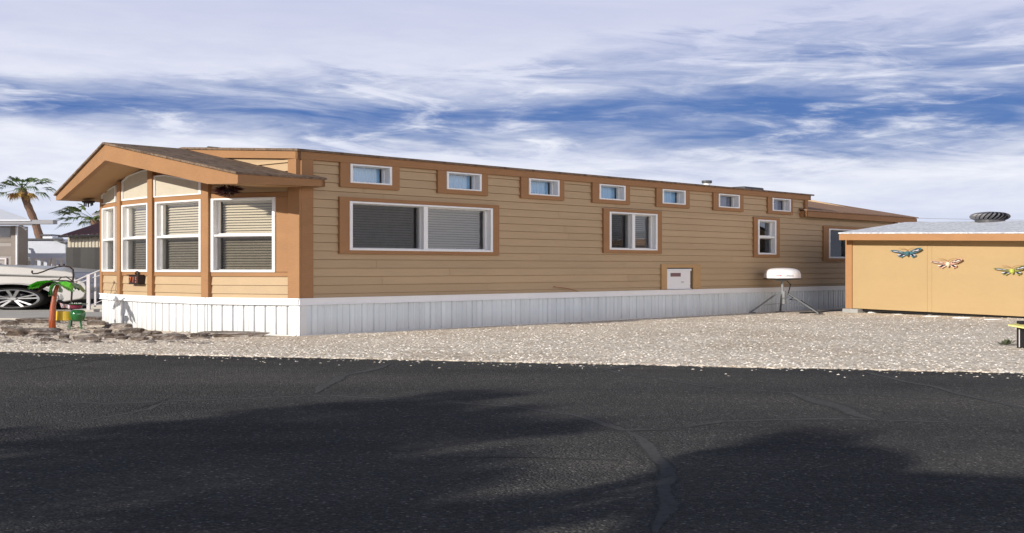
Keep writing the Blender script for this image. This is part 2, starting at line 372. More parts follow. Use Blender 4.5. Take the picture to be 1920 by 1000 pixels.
# loose stones lying on the gravel
mb = MB(); rs = random.Random(3)
def add_stone(mb, p, r):
    b = len(mb.v); rz = rs.uniform(0, 6.3); q = []
    for k in range(5):
        t = rz + k*1.2566; q.append((p.x + r*rs.uniform(.7,1.15)*math.cos(t), p.y + r*rs.uniform(.6,1.0)*math.sin(t), p.z + rs.uniform(-.1,.25)*r*.4))
    top = (p.x + rs.uniform(-.3,.3)*r, p.y + rs.uniform(-.3,.3)*r, p.z + r*rs.uniform(.30,.55))
    mb.v += q + [top]
    for k in range(5): mb.f.append((b+k, b+(k+1)%5, b+5)); mb.m.append(0)
def in_house(x, y):
    d = Vector((x, y)) - HOUSE; t, w = d.dot(FWD), d.dot(LFT)
    return -.9 < t < 30 and -.05 < w < 9
cnt = 0
while cnt < 22000:
    n = -abs(rs.uniform(0, 1))**1.5 * 26 + .12; a = rs.uniform(-16, 22)
    x, y, z = road_pt(a, n, 0)
    if abs(x) > y*.46 + 1 or in_house(x, y): continue
    add_stone(mb, Vector((x, y, -.004)), rs.uniform(.015, .042)); cnt += 1
for i in range(300):
    n = abs(rs.gauss(0, .5)); x, y, z = road_pt(rs.uniform(-11, 11), n, -.02); add_stone(mb, Vector((x, y, -.02)), rs.uniform(.012, .03))
tag(mb.build('gravel_stones', M['stone'], recalc=False), 'loose pale stones scattered over the gravel', None, kind='stuff')
# sealed cracks in the road
def ribbon(name, pts, width, z, mat, wob=.25, seed=0):
    P = [ground(px, py, z) for px, py in pts]
    fine = []
    for i in range(len(P)-1):
        n = max(2, int((P[i+1]-P[i]).length/.12))
        for k in range(n): fine.append(P[i].lerp(P[i+1], k/n))
    fine.append(P[-1]); mb = MB(); L = []
    for i, p in enumerate(fine):
        d = (fine[min(i+1,len(fine)-1)] - fine[max(i-1,0)]); d.z = 0; d.normalize()
        s = Vector((-d.y, d.x, 0))
        p = p + s*noise.noise((i*.13, seed, 1))*.09
        f = min(1, .25 + min(i, len(fine)-1-i)*.12)
        width_ = width*.75; w1 = width_*f*(.5 + wob*noise.noise((i*.21, seed, 7)) + .12*noise.noise((i*.9, seed, 2))); w2 = width_*f*(.5 + wob*noise.noise((i*.19, seed, 17)))
        L.append((p + s*w1, p - s*w2))
    fade = []
    for a, b in L:
        for k, al in ((0,0.0),(.3,1.0),(.7,1.0),(1,0.0)): mb.v.append(tuple(a.lerp(b,k))); fade.append(al)
    for i in range(len(L)-1):
        for k in range(3): mb.f.append((4*i+k, 4*i+4+k, 4*i+5+k, 4*i+1+k)); mb.m.append(0)
    o = mb.build(name, mat, road, recalc=False)
    at_ = o.data.attributes.new('fade', 'FLOAT', 'POINT'); at_.data.foreach_set('value', fade); return o
SEAL = [([(0,806),(150,790),(280,767),(312,745)], .16), ([(0,751),(200,756),(400,750),(620,741),(800,751)], .30), ([(800,751),(950,762),(1080,778),(1165,806),(1260,806),(1350,789),(1600,785),(1920,797)], .26),
        ([(1132,690),(1180,703),(1350,728),(1480,737),(1620,740),(1765,749)], .26), ([(1480,737),(1555,760),(1640,788)], .50), ([(1180,808),(1225,850),(1240,900),(1240,1000)], .30),
        ([(1600,694),(1760,728),(1925,768)], .24), ([(735,681),(650,703),(585,737)], .34), ([(1130,695),(1190,684),(1225,688)], .45), ([(820,858),(960,858),(1180,862)], .10), ([(0,700),(200,672),(330,668)], .12)]
for i, (p, w) in enumerate(SEAL): ribbon('sealed_crack', p, w, -.0185 + .0005*i, M['crackseal'], seed=i*3.1)
for i, (p, w) in enumerate([([(215,775),(290,757),(312,743)], .035), ([(1130,805),(1170,809),(1250,806),(1330,792)], .03), ([(1185,850),(1192,865),(1180,872)], .03)]):
    ribbon('open_crack', p, w, -.010 + .0005*i, M['crack'], seed=50+i)
# concrete drive at the left
mb = MB(); q = [ground(-60,597,.03), ground(100,599,.03), ground(190,600,.03)]
mb.prism([(-26,35.3,-.05),(-13.6,34.6,-.05),(-11.6,36.4,-.05),(-13.5,60,-.05),(-34,60,-.05)], (0,0,.09))
tag(mb.build('driveway', M['concrete']), 'pale concrete drive under the parked car', None, kind='structure')

# ------------------------------------------------------------------ the house
house = thing('manufactured_home', 'long tan park home with lap siding, brown trim and white metal skirting', 'house', (HOUSE.x, HOUSE.y, 0), math.atan2(FWD.y, FWD.x))
V = [(0,0), (2.26,-.82), (4.5,-.88), (6.4,-.64), (8.3,-.15)]        # (w, t) corners of the bay front
class Fr:                      # a wall frame: s along the wall (photo left to right), z up, d outward
    def __init__(s, o, e):
        s.o = Vector(o); e = Vector(e); s.len = (e - s.o).length; s.u = (e - s.o)/s.len; s.n = Vector((s.u.y, -s.u.x))
    def p(s, a, z, d=0):
        q = s.o + s.u*a + s.n*d; return (q.x, q.y, z)
def fbox(mb, f, s0, s1, z0, z1, d0, d1, m=0):
    mb.hexa([f.p(s0,z0,d1), f.p(s1,z0,d1), f.p(s1,z0,d0), f.p(s0,z0,d0), f.p(s0,z1,d1), f.p(s1,z1,d1), f.p(s1,z1,d0), f.p(s0,z1,d0)], m)
LONG = Fr((0,0), (29.2,0))
BAY = [Fr((V[i+1][1], V[i+1][0]), (V[i][1], V[i][0])) for i in range(4)]
def siding(mb, f, s0, s1, z0, z1, zref, openings=(), course=.1925, lap=.032, base=0.0):
    k = math.floor((z0 - zref)/course); za = zref + k*course
    while za < z1 - 1e-4:
        lo, hi = max(za, z0), min(za + course, z1)
        cuts = sorted({lo, hi} | {z for o in openings for z in o[2:4] if lo < z < hi})
        dd = lambda z: base + lap - (lap - .008)*(z - za)/course
        for a, b in zip(cuts, cuts[1:]):
            mid = (a + b)/2; segs = [(s0, s1)]
            for o in openings:
                if o[2] < mid < o[3]:
                    nxt = []
                    for x, y in segs:
                        if o[1] <= x or o[0] >= y: nxt.append((x, y)); continue
                        if x < o[0]: nxt.append((x, o[0]))
                        if y > o[1]: nxt.append((o[1], y))
                    segs = nxt
            if s1 - s0 > 6:
                js = random.Random(int(za*977)); cutx = []; xx = s0 + js.uniform(1.5, 9.5)
                while xx < s1: cutx.append(xx); xx += 9.4
                nxt = []
                for x, y in segs:
                    for q in cutx:
                        if x + .2 < q < y - .2: nxt.append((x, q - .006)); mb.poly([f.p(q-.12,a-.01,-.004), f.p(q+.12,a-.01,-.004), f.p(q+.12,b,-.004), f.p(q-.12,b,-.004)]); x = q + .006
                    nxt.append((x, y))
                segs = nxt
            for x, y in segs:
                g = .010 if a == za else 0
                mb.poly([f.p(x,a+g,dd(a+g)), f.p(y,a+g,dd(a+g)), f.p(y,b,dd(b)), f.p(x,b,dd(b))])
                if g:
                    mb.poly([f.p(x,a+g,base-.05), f.p(y,a+g,base-.05), f.p(y,a+g,base+lap), f.p(x,a+g,base+lap)])
                    mb.poly([f.p(x,a-.02,base-.02), f.p(y,a-.02,base-.02), f.p(y,a+g,base-.02), f.p(x,a+g,base-.02)]) if not base else None
        za += course
def ring(mb, f, o, i, d0, d1, m=0):      # rectangular ring: outer o, inner i = (s0,s1,z0,z1)
    fbox(mb, f, o[0], i[0], o[2], o[3], d0, d1, m); fbox(mb, f, i[1], o[1], o[2], o[3], d0, d1, m)
    fbox(mb, f, i[0], i[1], o[2], i[2], d0, d1, m); fbox(mb, f, i[0], i[1], i[3], o[3], d0, d1, m)
def inset(r, a, b): return (r[0]+a, r[1]-a, r[2]+b, r[3]-b)
def slats(mb, f, r, d, pitch=.060, m=0, gap=1.0):
    z = r[2] + .01
    while z < r[3] - .03:
        mb.poly([f.p(r[0],z,d+.045), f.p(r[1],z,d+.045), f.p(r[1],z+pitch*.87,d-.012), f.p(r[0],z+pitch*.87,d-.012)], m)
        z += pitch
    fbox(mb, f, r[0], r[1], r[3]-.035, r[3], d-.03, d+.05, m)
def window(f, fr_, lights, case=None, deep=.10, casing_d=.085, fw=(.085,.045), mullions=(), sw=(.055,.026)):
    """fr_: outer frame rect; lights: list of (rect, kind, screened)"""
    mb = MB(); i0 = inset(fr_, *fw)
    ring(mb, f, fr_, i0, -.16, .105)
    for mrect in mullions: fbox(mb, f, *mrect, -.16, .085)
    w = mb.build('window', M['vinyl'], house, bevel=.008)
    if case:
        mb = MB(); ring(mb, f, case, inset(fr_, .004, .002), -.02, casing_d); mb.build('casing', M['trim'], w)
    for r, kind, scr in lights:
        mb = MB(); ir = inset(r, *sw); ring(mb, f, r, ir, -deep-.03, -deep+.05); mb.build('sash', M['vinyl'], w)
        mb = MB(); mb.poly([f.p(ir[0],ir[2],-deep), f.p(ir[1],ir[2],-deep), f.p(ir[1],ir[3],-deep), f.p(ir[0],ir[3],-deep)])
        mb.build('pane', M['glass'] if kind != 'open' else M['glassdark'], w)
        if scr:
            mb = MB(); mb.poly([f.p(r[0]+.03,r[2]+.015,-deep+.07), f.p(r[1]-.03,r[2]+.015,-deep+.07), f.p(r[1]-.03,r[3]-.015,-deep+.07), f.p(r[0]+.03,r[3]-.015,-deep+.07)])
            mb.build('insect_screen', M['screen'], w)
        mb = MB(); bd = -deep - (.14 if kind != 'shade' else .07)
        if kind == 'blind':
            slats(mb, f, ir, bd); mb.poly([f.p(r[0],r[2],bd-.12), f.p(r[1],r[2],bd-.12), f.p(r[1],r[3],bd-.12), f.p(r[0],r[3],bd-.12)], 1)
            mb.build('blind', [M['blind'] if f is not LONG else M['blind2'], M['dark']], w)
        elif kind == 'shade':
            n = 16
            for k in range(n):
                a0 = ir[0] + (ir[1]-ir[0])*k/n; a1 = ir[0] + (ir[1]-ir[0])*(k+1)/n; o1, o2 = (.02, -.02) if k % 2 else (-.02, .02)
                mb.poly([f.p(a0,r[2],bd+o1), f.p(a1,r[2],bd+o2), f.p(a1,r[3],bd+o2), f.p(a0,r[3],bd+o1)])
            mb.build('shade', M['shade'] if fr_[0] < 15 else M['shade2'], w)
        else:
            mb.poly([f.p(r[0],r[2],bd-.3), f.p(r[1],r[2],bd-.3), f.p(r[1],r[3],bd-.3), f.p(r[0],r[3],bd-.3)])
            mb.build('dark_backing', M['dark'], w)  # dark sheet painted in for the unlit room
    return w
# --- long side openings (casing rect / frame rect)
BIG  = ((1.08,6.30,1.815,3.105), (1.36,6.05,1.895,3.015))
MID  = ((10.60,13.39,1.92,3.185), (10.85,13.15,2.01,3.10))
NAR  = ((18.58,20.22,1.85,3.185), (18.81,19.97,1.94,3.105))
LAST = ((23.29,27.4,1.74,3.005), (23.65,27.05,1.84,2.92))
CL = [(1.10,2.88,1.38,2.63), (4.13,5.89,4.42,5.64), (7.14,8.88,7.43,8.66), (10.10,11.82,10.39,11.59), (13.12,14.85,13.41,14.61), (16.17,17.93,16.45,17.68), (19.46,21.11,19.73,20.93)]
CLR = [((a,b,3.33,3.884), (c,d,3.432,3.868)) for a,b,c,d in CL]
HATCH = (13.39,15.46,.832,1.596)
op = [w[1] for w in (BIG, MID, NAR, LAST)] + [w[1] for w in CLR] + [(13.67,15.05,.832,1.49)]
mb = MB()
siding(mb, LONG, 0, 22.11, .82, 3.89, .904, op)
siding(mb, LONG, 22.11, 29.2, .82, 3.36, .904, op)
mb.build('siding_wall', M['siding'], house, recalc=False)
ww = []
ww.append(window(LONG, BIG[1], [((1.445,3.66,1.94,2.97),'blind',True), ((3.80,5.965,1.94,2.97),'blind',False)], BIG[0], mullions=[(3.66,3.80,1.94,2.97)]))
ww.append(window(LONG, MID[1], [((10.935,11.93,2.055,3.055),'blind',True), ((12.07,13.065,2.055,3.055),'blind',False)], MID[0], mullions=[(11.93,12.07,2.055,3.055)]))
ww.append(window(LONG, NAR[1], [((18.895,19.885,2.56,3.06),'open',False), ((18.895,19.885,1.985,2.49),'open',True)], NAR[0], mullions=[(18.895,19.885,2.49,2.56)]))
ww.append(window(LONG, LAST[1], [((23.735,25.28,1.885,2.875),'open',True), ((25.42,26.965,1.885,2.875),'blind',False)], LAST[0], mullions=[(25.28,25.42,1.885,2.875)]))
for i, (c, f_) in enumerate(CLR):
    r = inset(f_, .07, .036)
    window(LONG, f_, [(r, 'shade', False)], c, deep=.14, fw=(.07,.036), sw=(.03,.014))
# --- bay front
BW = [((1-.948)*2.404, (1-.231)*2.404), ((1-.925)*2.2408, (1-.08)*2.2408), ((1-1.0)*1.915+.12, (1-.094)*1.915), ((1-.905)*1.962, (1-.243)*1.962)]
def soffit_z(w): return max(3.262, 3.99 - .186*abs(w - 4.5))
for i, f in enumerate(BAY):
    s0, s1 = BW[i]; zb, zt = 1.395, 3.062
    mb = MB(); fbox(mb, f, 0, s0, .82, 3.2, -.05, .03); fbox(mb, f, s1, f.len, .82, 3.2, -.05, .03)
    fbox(mb, f, s0, s1, .82, zb, -.05, .03); fbox(mb, f, s0, s1, zt, 3.2, -.05, .03)
    b = .02
    fbox(mb, f, b, f.len-b, 1.305, zb, .032, .075); fbox(mb, f, b, f.len-b, zt, 3.165, .032, .075)
    # gable wall up to the soffit
    def wt(s): q = f.o + f.u*s; return soffit_z(q.y)
    n = 8
    for k in range(n):
        a0, a1 = f.len*k/n, f.len*(k+1)/n
        mb.poly([f.p(a0,3.2,.03), f.p(a1,3.2,.03), f.p(a1,wt(a1)+.02,.03), f.p(a0,wt(a0)+.02,.03)])
    mb.build('bay_wall', M['trim'], house)
    mb = MB()
    sx = s1 if i == 0 else f.len - .1
    siding(mb, f, .1, sx + (.0 if i else .38), .822, 1.305, .904-.1925, (), lap=.032, base=.034)
    mb.build('bay_siding', M['siding'], house, recalc=False)
    if i == 0: mb = MB(); siding(mb, f, .1, f.len-.2, 3.166, 3.4, 3.166, (), lap=.032, base=.034); mb.build('upper_siding', M['siding'], house, recalc=False)
    zm = 2.225; ins = inset((s0,s1,zb,zt), .075, .04)
    kinds = ['blind', 'blind', 'blind', 'open']
    window(f, (s0,s1,zb,zt), [((ins[0],ins[1],zm+.02,ins[3]), 'blind', False), ((ins[0],ins[1],ins[2],zm-.025), 'blind', True)], None, fw=(.075,.04), mullions=[(ins[0],ins[1],zm-.025,zm+.02)], deep=.08)
# fixed screened panels under the gable
def panel(f, s0, s1, z0, top):        # top: list of (s, z) left to right
    mb = MB(); pts = [(s0,z0)] + top[:0] + [(s1,z0)] + list(reversed(top))
    cx = sum(p[0] for p in pts)/len(pts); cz = sum(p[1] for p in pts)/len(pts)
    inn = [(cx + (x-cx)*(1-.16/(s1-s0)*1.0), cz + (z-cz)*.90) for x, z in pts]
    n = len(pts)
    for k in range(n):
        a, b, c, d = pts[k], pts[(k+1)%n], inn[(k+1)%n], inn[k]
        mb.hexa([f.p(*a,.032), f.p(*b,.032), f.p(*c,.032), f.p(*d,.032), f.p(*a,.095), f.p(*b,.095), f.p(*c,.095), f.p(*d,.095)])
    w = mb.build('gable_panel', M['vinyl'], house)
    mb = MB(); mb.poly([f.p(x,z,.06) for x,z in inn]); mb.build('panel_fabric', M['screenpanel'], w)
f = BAY[1]; panel(f, .08, 2.06, 3.172, [(.08,3.69),(.55,3.69),(2.06,3.46)])
f = BAY[2]; panel(f, .10, 1.80, 3.172, [(.10,3.66),(.45,3.78),(1.30,3.86),(1.80,3.86)])
f = BAY[3]; panel(f, .08, 1.55, 3.172, [(.08,3.42),(.5,3.50),(1.55,3.60)])
# posts over the joints
mb = MB()
for i in (1, 2, 3, 4):
    w, t = V[i]; a = BAY[i-1].n; b = BAY[i].n if i < 4 else BAY[3].n
    n = (a + b).normalized(); u = Vector((n.y, -n.x)) * -1
    hw = .115 if i < 4 else .10
    if i == 4: t += .02; w -= .07
    c = Vector((t, w)); q = [c - u*hw + n*.02, c + u*hw + n*.02, c + u*hw + n*.135, c - u*hw + n*.135]
    ztop = soffit_z(w) + .02
    mb = MB(); mb.prism([(p.x, p.y, .826) for p in q], (0, 0, ztop - .826)); mb.build('bay_post', M['trim'], house, bevel=.01)
mb = MB()      # corner boards at the right front corner and the rear
f = BAY[0]; fbox(mb, f, f.len-.215, f.len+.09, .826, 3.30, .0, .11); fbox(mb, f, s1 if False else BW[0][1], f.len-.215, 1.40, 3.06, .03, .068)
mb.build('front_corner_trim', M['trim'], house, bevel=.008)
for a_ in ((-.0, .33, .826, 3.885, -.02, .10), (21.92, 22.11, 3.52, 3.885, -.02, .11), (28.98, 29.24, .826, 3.30, -.02, .10)):
    mb = MB(); fbox(mb, LONG, *a_); mb.build('corner_trim', M['trim'], house, bevel=.008)
# --- other walls
LW, RW = Fr((29.2,8.3),(-.1,8.3)), Fr((29.2,0),(29.2,8.3))
mb = MB(); siding(mb, LW, 0, 29.2, .82, 3.6, .904); siding(mb, RW, 0, 8.3, .82, 3.6, .904)
mb.poly([RW.p(0,3.5), RW.p(8.3,3.5), RW.p(8.3,3.6), RW.p(3.8,4.36), RW.p(0,3.5)][:4])
FCL = Fr((0,8.3),(0,0)); siding(mb, FCL, 3.4, 8.3, 3.45, 3.89, 3.63, (), lap=.06)
mb.poly([FCL.p(0,3.3,0), FCL.p(8.3,3.3,0), FCL.p(8.3,3.9,0), FCL.p(3.8,4.3,0), FCL.p(0,3.9,0)])
mb.poly([(22.1,0,3.3),(22.1,8.3,3.3),(22.1,8.3,3.9),(22.1,4.5,4.38),(22.1,0,3.9)])
mb.build('end_wall', M['siding'], house, recalc=False)
mb = MB(); fbox(mb, FCL, 8.06, 8.36, 3.40, 3.885, .0, .115); mb.build('upper_corner_trim', M['trim'], house)
mb = MB(); mb.box((.3,.35,.3),(28.9,8.0,.80)); mb.build('floor_deck', M['dark'], house)
# --- skirting
def ribs(mb, f, s0, s1, z0, z1, pitch=.295, low=.0):
    s = s0; prof = [(0,.045),(.30,.045),(.36,low),(.44,low),(.50,.045),(.80,.045),(.83,.035),(.87,.035),(.90,.045)]
    pts = []; k = 0
    while s < s1:
        for a, d in prof:
            x = s + a*pitch
            if x <= s1: pts.append((x, d))
        s += pitch; k += 1
    pts.append((s1, .045))
    for (a, d), (b, e) in zip(pts, pts[1:]): mb.poly([f.p(a,z0,d), f.p(b,z0,e), f.p(b,z1,e), f.p(a,z1,d)])
mb = MB(); ribs(mb, LONG, .16, 29.2, -.06, .70, .36, .018); mb.build('side_skirting', M['skirt_shaded'], house, recalc=False)
mb = MB()
for f in BAY: ribs(mb, f, 0, f.len, -.06, .70, .29)
ribs(mb, LW, 0, 29.2, -.06, .70, .36); ribs(mb, RW, 0, 8.3, -.06, .70, .36)
fbox(mb, BAY[0], BAY[0].len-.20, BAY[0].len+.075, -.06, .70, .0, .075); fbox(mb, LONG, -.0, .16, -.06, .70, -.02, .078)
for fr_ in (LONG, BAY[0]): fbox(mb, fr_, .0, fr_.len, -.05, .022, .05, .10)
mb.build('skirting', M['skirt'], house, recalc=False)
mb = MB()
def band(f, a, b):
    fbox(mb, f, a, b, .690, .792, .0, .105); fbox(mb, f, a, b, .792, .826, .0, .125); fbox(mb, f, a, b, .672, .690, .0, .125)
band(LONG, -.10, 29.25)
for i, f in enumerate(BAY): band(f, -.0, f.len + (.10 if i == 0 else .02))
mb.build('skirting_rail', M['band'], house)
# --- roofs
def slab(name, pts, th, mat, ax):     # a roof slab with its own local axes so shingle rows follow the slope
    mb = MB(); mb.prism([Vector(p) - Vector((0,0,th)) for p in pts], (0,0,th)); return mb.build(name, mat, house)
zr = lambda w: 3.479 + .19*(w + .4); zl = lambda w: 3.475 + .189*(9.45 - w)
Rr, Pk, Lf = (-1.86,-.4), (-2.156,4.5), (-.9,9.45)
roofR = slab('front_roof', [(Rr[0]-.06,Rr[1]-.04,zr(-.44)), (Pk[0]-.06,Pk[1],zr(4.5)), (.0,4.5,zr(4.5)), (.0,.0,zr(0)), (.44,.0,zr(0)), (.44,-.44,zr(-.44))], .045, M['shingle'], 0)
roofL = slab('front_roof', [(Pk[0]-.06,Pk[1],zr(4.5)), (Lf[0]-.06,Lf[1]+.04,zl(9.49)), (29.5,9.49,zl(9.49)), (29.5,8.3,zl(8.3)), (.0,8.3,zl(8.3)), (.0,4.5,zr(4.5))], .045, M['shingle'], 0)
def mono(w, side): return 4.085 + .0735*(w + .12) if side else 4.085 + .0735*(4.62)*(8.42 - w)/3.92
slab('upper_roof', [(-.14,-.14,4.10), (-.14,4.5,4.445), (22.5,4.5,4.445), (22.5,-.14,4.10)], .05, M['shingle'], 0)
slab('upper_roof', [(-.14,4.5,4.445), (-.14,8.45,4.10), (22.5,8.45,4.10), (22.5,4.5,4.445)], .05, M['shingle'], 0)
rr = lambda w: 3.515 + .184*(w + .4)
slab('rear_roof', [(22.12,-.34,rr(-.34)), (30.6,-.34,rr(-.34)), (30.6,4.5,rr(4.5)), (22.12,4.5,rr(4.5))], .04, M['shingle2'], 0)
slab('rear_roof', [(22.12,4.5,rr(4.5)), (30.6,4.5,rr(4.5)), (30.6,9.3,rr(-.34)), (22.12,9.3,rr(-.34))], .04, M['shingle2'], 0)
slab('rear_roof', [(21.62,-.34,rr(-.34)), (22.12,-.34,rr(-.34)), (22.12,-.02,rr(-.02)), (21.62,-.02,rr(-.02))], .04, M['shingle2'], 0)
# fascia boards
mb = MB()
def board(a, b, za0, za1, zb0, zb1, th):      # plan a->b with bottom/top heights at each end, thickness to the inner side
    a, b = Vector(a), Vector(b); d = (b - a).normalized(); n = Vector((-d.y, d.x))*th
    mb.hexa([(a.x,a.y,za0),(b.x,b.y,zb0),(b.x+n.x,b.y+n.y,zb0),(a.x+n.x,a.y+n.y,za0),(a.x,a.y,za1),(b.x,b.y,zb1),(b.x+n.x,b.y+n.y,zb1),(a.x+n.x,a.y+n.y,za1)])
e = .047
def on(a, b, k): return (a[0]+(b[0]-a[0])*k, a[1]+(b[1]-a[1])*k)
cut = on(Rr, Pk, .205)
board(cut, Rr, 3.268, zr(cut[1])-e, 3.228, zr(-.4)-e, .14); board(Pk, cut, 3.99, zr(4.5)-e, 3.268, zr(cut[1])-e, .14)
cutl = on(Lf, Pk, .10)
board(cutl, Pk, 3.30, zl(cutl[1])-e, 3.99, zr(4.5)-e, .14); board(Lf, cutl, 3.30, zl(9.45)-e, 3.30, zl(cutl[1])-e, .14)
mb.build('front_fascia', M['trim'], house)
mb = MB()
board((-1.86,-.42), (.40,-.42), 3.235, 3.43, 3.275, 3.43, .10); board((.40,-.42), (.40,.0), 3.275, 3.43, 3.275, 3.50, .10)
board((29.5,9.47), (-.9,9.47), 3.30, 3.43, 3.30, 3.43, .10)
mb.build('eave_fascia', M['trim'], house)
mb = MB()
board((-.10,-.10), (22.32,-.10), 3.884, 4.055, 3.890, 4.055, .09)
board((-.10,4.5), (-.10,-.10), 4.20, 4.395, 3.884, 4.052, .09); board((-.10,8.4), (-.10,4.5), 3.884, 4.052, 4.20, 4.395, .09)
board((22.32,-.10), (22.32,4.5), 3.890, 4.052, 4.20, 4.395, .09)
mb.build('upper_fascia', M['trim'], house)
mb = MB()
board((21.66,-.30), (30.52,-.30), 3.285, 3.478, 3.275, 3.478, .09); board((30.52,-.30), (30.52,4.5), 3.275, 3.48, 4.17, 4.37, .09); board((30.52,4.5), (30.52,9.2), 4.17, 4.37, 3.275, 3.48, .09)
board((21.66,0), (21.66,-.30), 3.285, 3.50, 3.285, 3.478, .09)
mb.build('rear_fascia', M['trim'], house)
mb = MB()      # soffits
inner = lambda p: p
mb.poly([(Rr[0]+.1,-.36,3.24), (cut[0]+.1,cut[1],3.272), (.36,cut[1],3.272), (.36,-.36,3.262)])
mb.poly([(cut[0]+.1,cut[1],3.272), (Pk[0]+.1,4.5,3.994), (.0,4.5,3.994), (.0,cut[1],3.272)])
mb.poly([(Pk[0]+.1,4.5,3.994), (cutl[0]+.1,cutl[1],3.304), (.3,cutl[1],3.304), (.3,4.5,3.994)])
mb.poly([(cutl[0]+.1,cutl[1],3.304), (Lf[0]+.08,9.40,3.304), (29.4,9.40,3.304), (29.4,cutl[1],3.304)])
mb.poly([(21.7,-.28,3.30),(30.5,-.28,3.30),(30.5,.02,3.34),(21.7,.02,3.34)])
mb.poly([(29.2,-.28,3.34),(30.5,-.28,3.30),(30.5,4.5,4.2),(29.2,4.5,4.2)])
mb.build('soffit', M['soffit'], house, recalc=False)
# roof vents
mb = MB(); mb.lathe([(.0,0),(.40,0),(.30,.05),(.12,.08),(.12,.20)], (18.9,2.0,4.24), 16, 1.0); vp = mb.build('roof_vent', M['vinyl'], house)
mb = MB(); mb.lathe([(.16,.18),(.18,.19),(.18,.27),(.0,.275)], (18.9,2.0,4.24), 16, 1.0); mb.build('vent_cap', M['dkmetal'], vp)
mb = MB(); mb.box((20.7,1.6,4.2),(22.0,2.8,4.39)); mb.build('skylight', M['dkmetal'], house, bevel=.05)
mb = MB(); mb.tube([(.6,4.5,4.47),(.95,4.5,4.47)], .05, 8, sx=1.5); mb.build('ridge_vent', M['black'], house)
# utility hatch
mb = MB(); ring(mb, LONG, HATCH, (13.67,15.05,.832,1.49), -.02, .075); hd = mb.build('hatch_casing', paint('tan_hatch_casing', (.46,.29,.135), .7, .08), house)
mb = MB(); fbox(mb, LONG, 13.70, 14.93, .834, 1.40, .0, .05); fbox(mb, LONG, 13.67, 14.96, 1.40, 1.462, .0, .075); fbox(mb, LONG, 13.70, 14.96, .836, .862, .05, .07)
hp = mb.build('hatch_door', M['band'], house, bevel=.006)
mb = MB(); fbox(mb, LONG, 13.88, 14.40, 1.225, 1.335, .05, .062); mb.build('warning_label', M['labelred'], hp)
mb = MB(); fbox(mb, LONG, 14.44, 14.56, 1.045, 1.065, .05, .075); mb.build('latch', M['grey'], hp)

# --- things on the house front
def hw(t, w, z): p = HOUSE + FWD*t + LFT*w; return Vector((p.x, p.y, z))
HA = math.atan2(FWD.y, FWD.x)
def bayp(i, s, z, d): q = BAY[i].p(s, z, d); return hw(q[0], q[1], q[2])
def bay_ang(i):      # rotation that turns local x into the wall direction (photo left to right)
    u = BAY[i].u; g = FWD*u.x + LFT*u.y; return math.atan2(g.y, g.x)
p = bayp(2, 1.15, 1.21, .11)
sg = thing('house_number_sign', 'small dark box hung below the bay window with orange house number 715', 'sign', p, bay_ang(2))
mb = MB(); mb.box((-.34,-.08,-.10),(.30,.03,.10)); mb.box((-.38,-.12,.10),(.36,.05,.118)); mb.box((-.38,-.10,-.118),(.36,.05,-.10)); mb.box((.26,-.14,-.10),(.36,.04,.10)); mb.build('box', M['hook'], sg, bevel=.006)
mb = MB(); mb.tube([(-.06,0,.11),(-.11,0,.15),(-.06,0,.185),(0,0,.20),(.06,0,.185),(.09,0,.15),(.05,0,.11)], .012, 6, sx=2); mb.build('hanger', M['hook'], sg)
for ch, x in (('7',-.27),('1',-.085),('5',.085)):
    cu = bpy.data.curves.new('digit', 'FONT'); cu.body = ch; cu.size = .20; cu.extrude = .008; cu.materials.append(M['digit'])
    tmp = bpy.data.objects.new('tmp', cu); me_ = bpy.data.meshes.new_from_object(tmp); bpy.data.objects.remove(tmp); o = bpy.data.objects.new('digit', me_); col.objects.link(o); o.parent = sg; o.rotation_euler = (R(90),0,0); o.location = (x,-.092,-.073); o.scale = (1.15,1,1)
# dark red wreath hanging under the eave
p = spot(428, 357, 26.0)
wr = thing('hanging_plant', 'dark red spiky plant hanging under the front eave above the window', 'plant', p)
mb = MB(); rw = random.Random(5)
for k in range(420):
    d = Vector((rw.gauss(0,1), rw.gauss(0,1), rw.gauss(0,.8))).normalized(); L_ = rw.uniform(.12,.36)
    c = Vector((d.x*L_*.55, d.y*L_*.5, d.z*L_*.28)); tip = Vector((d.x*L_*1.15, d.y*L_*.9, d.z*L_*.46)); s = Vector((rw.gauss(0,1), rw.gauss(0,1), rw.gauss(0,1))).normalized()*.022
    mb.poly([c - s, c + s, tip]); 
mb.build('foliage', M['wreath'], wr, recalc=False)
mb = MB(); mb.lathe([(0,-.06),(.13,-.05),(.17,.02),(.0,.03)], (0,0,.0), 12); mb.tube([(0,0,0),(0,0,.16)], .008, 5); mb.build('basket', M['hook'], wr)
# wind chime at the far eave
p = spot(188, 378, 31.4); p = hw(-.35, 8.75, 3.30)
wc = thing('wind_chime', 'small dark wind chime hanging under the far left eave', 'wind chime', p)
mb = MB(); mb.lathe([(0,0),(.17,-.015),(.17,-.06),(.05,-.09),(0,-.09)], (0,0,0), 10); mb.build('top_plate', M['hook'], wc)
for k in range(5):
    a = k*1.2566; mb = MB(); mb.tube([(.11*math.cos(a),.11*math.sin(a),-.07),(.11*math.cos(a),.11*math.sin(a),-.14-.012*k)], .012, 6, sx=1.6); mb.build('chime_tube', M['hook'], wc)
# copper stub cable
mb = MB(); mb.tube([hw(8.42,-.10,.985), hw(8.9,-.14,.935), hw(9.36,-.17,.845)], .010, 6, sx=2)
tag(mb.build('copper_cable', M['wire']), 'thin rusty cable stub sticking out just above the skirting rail', 'cable')
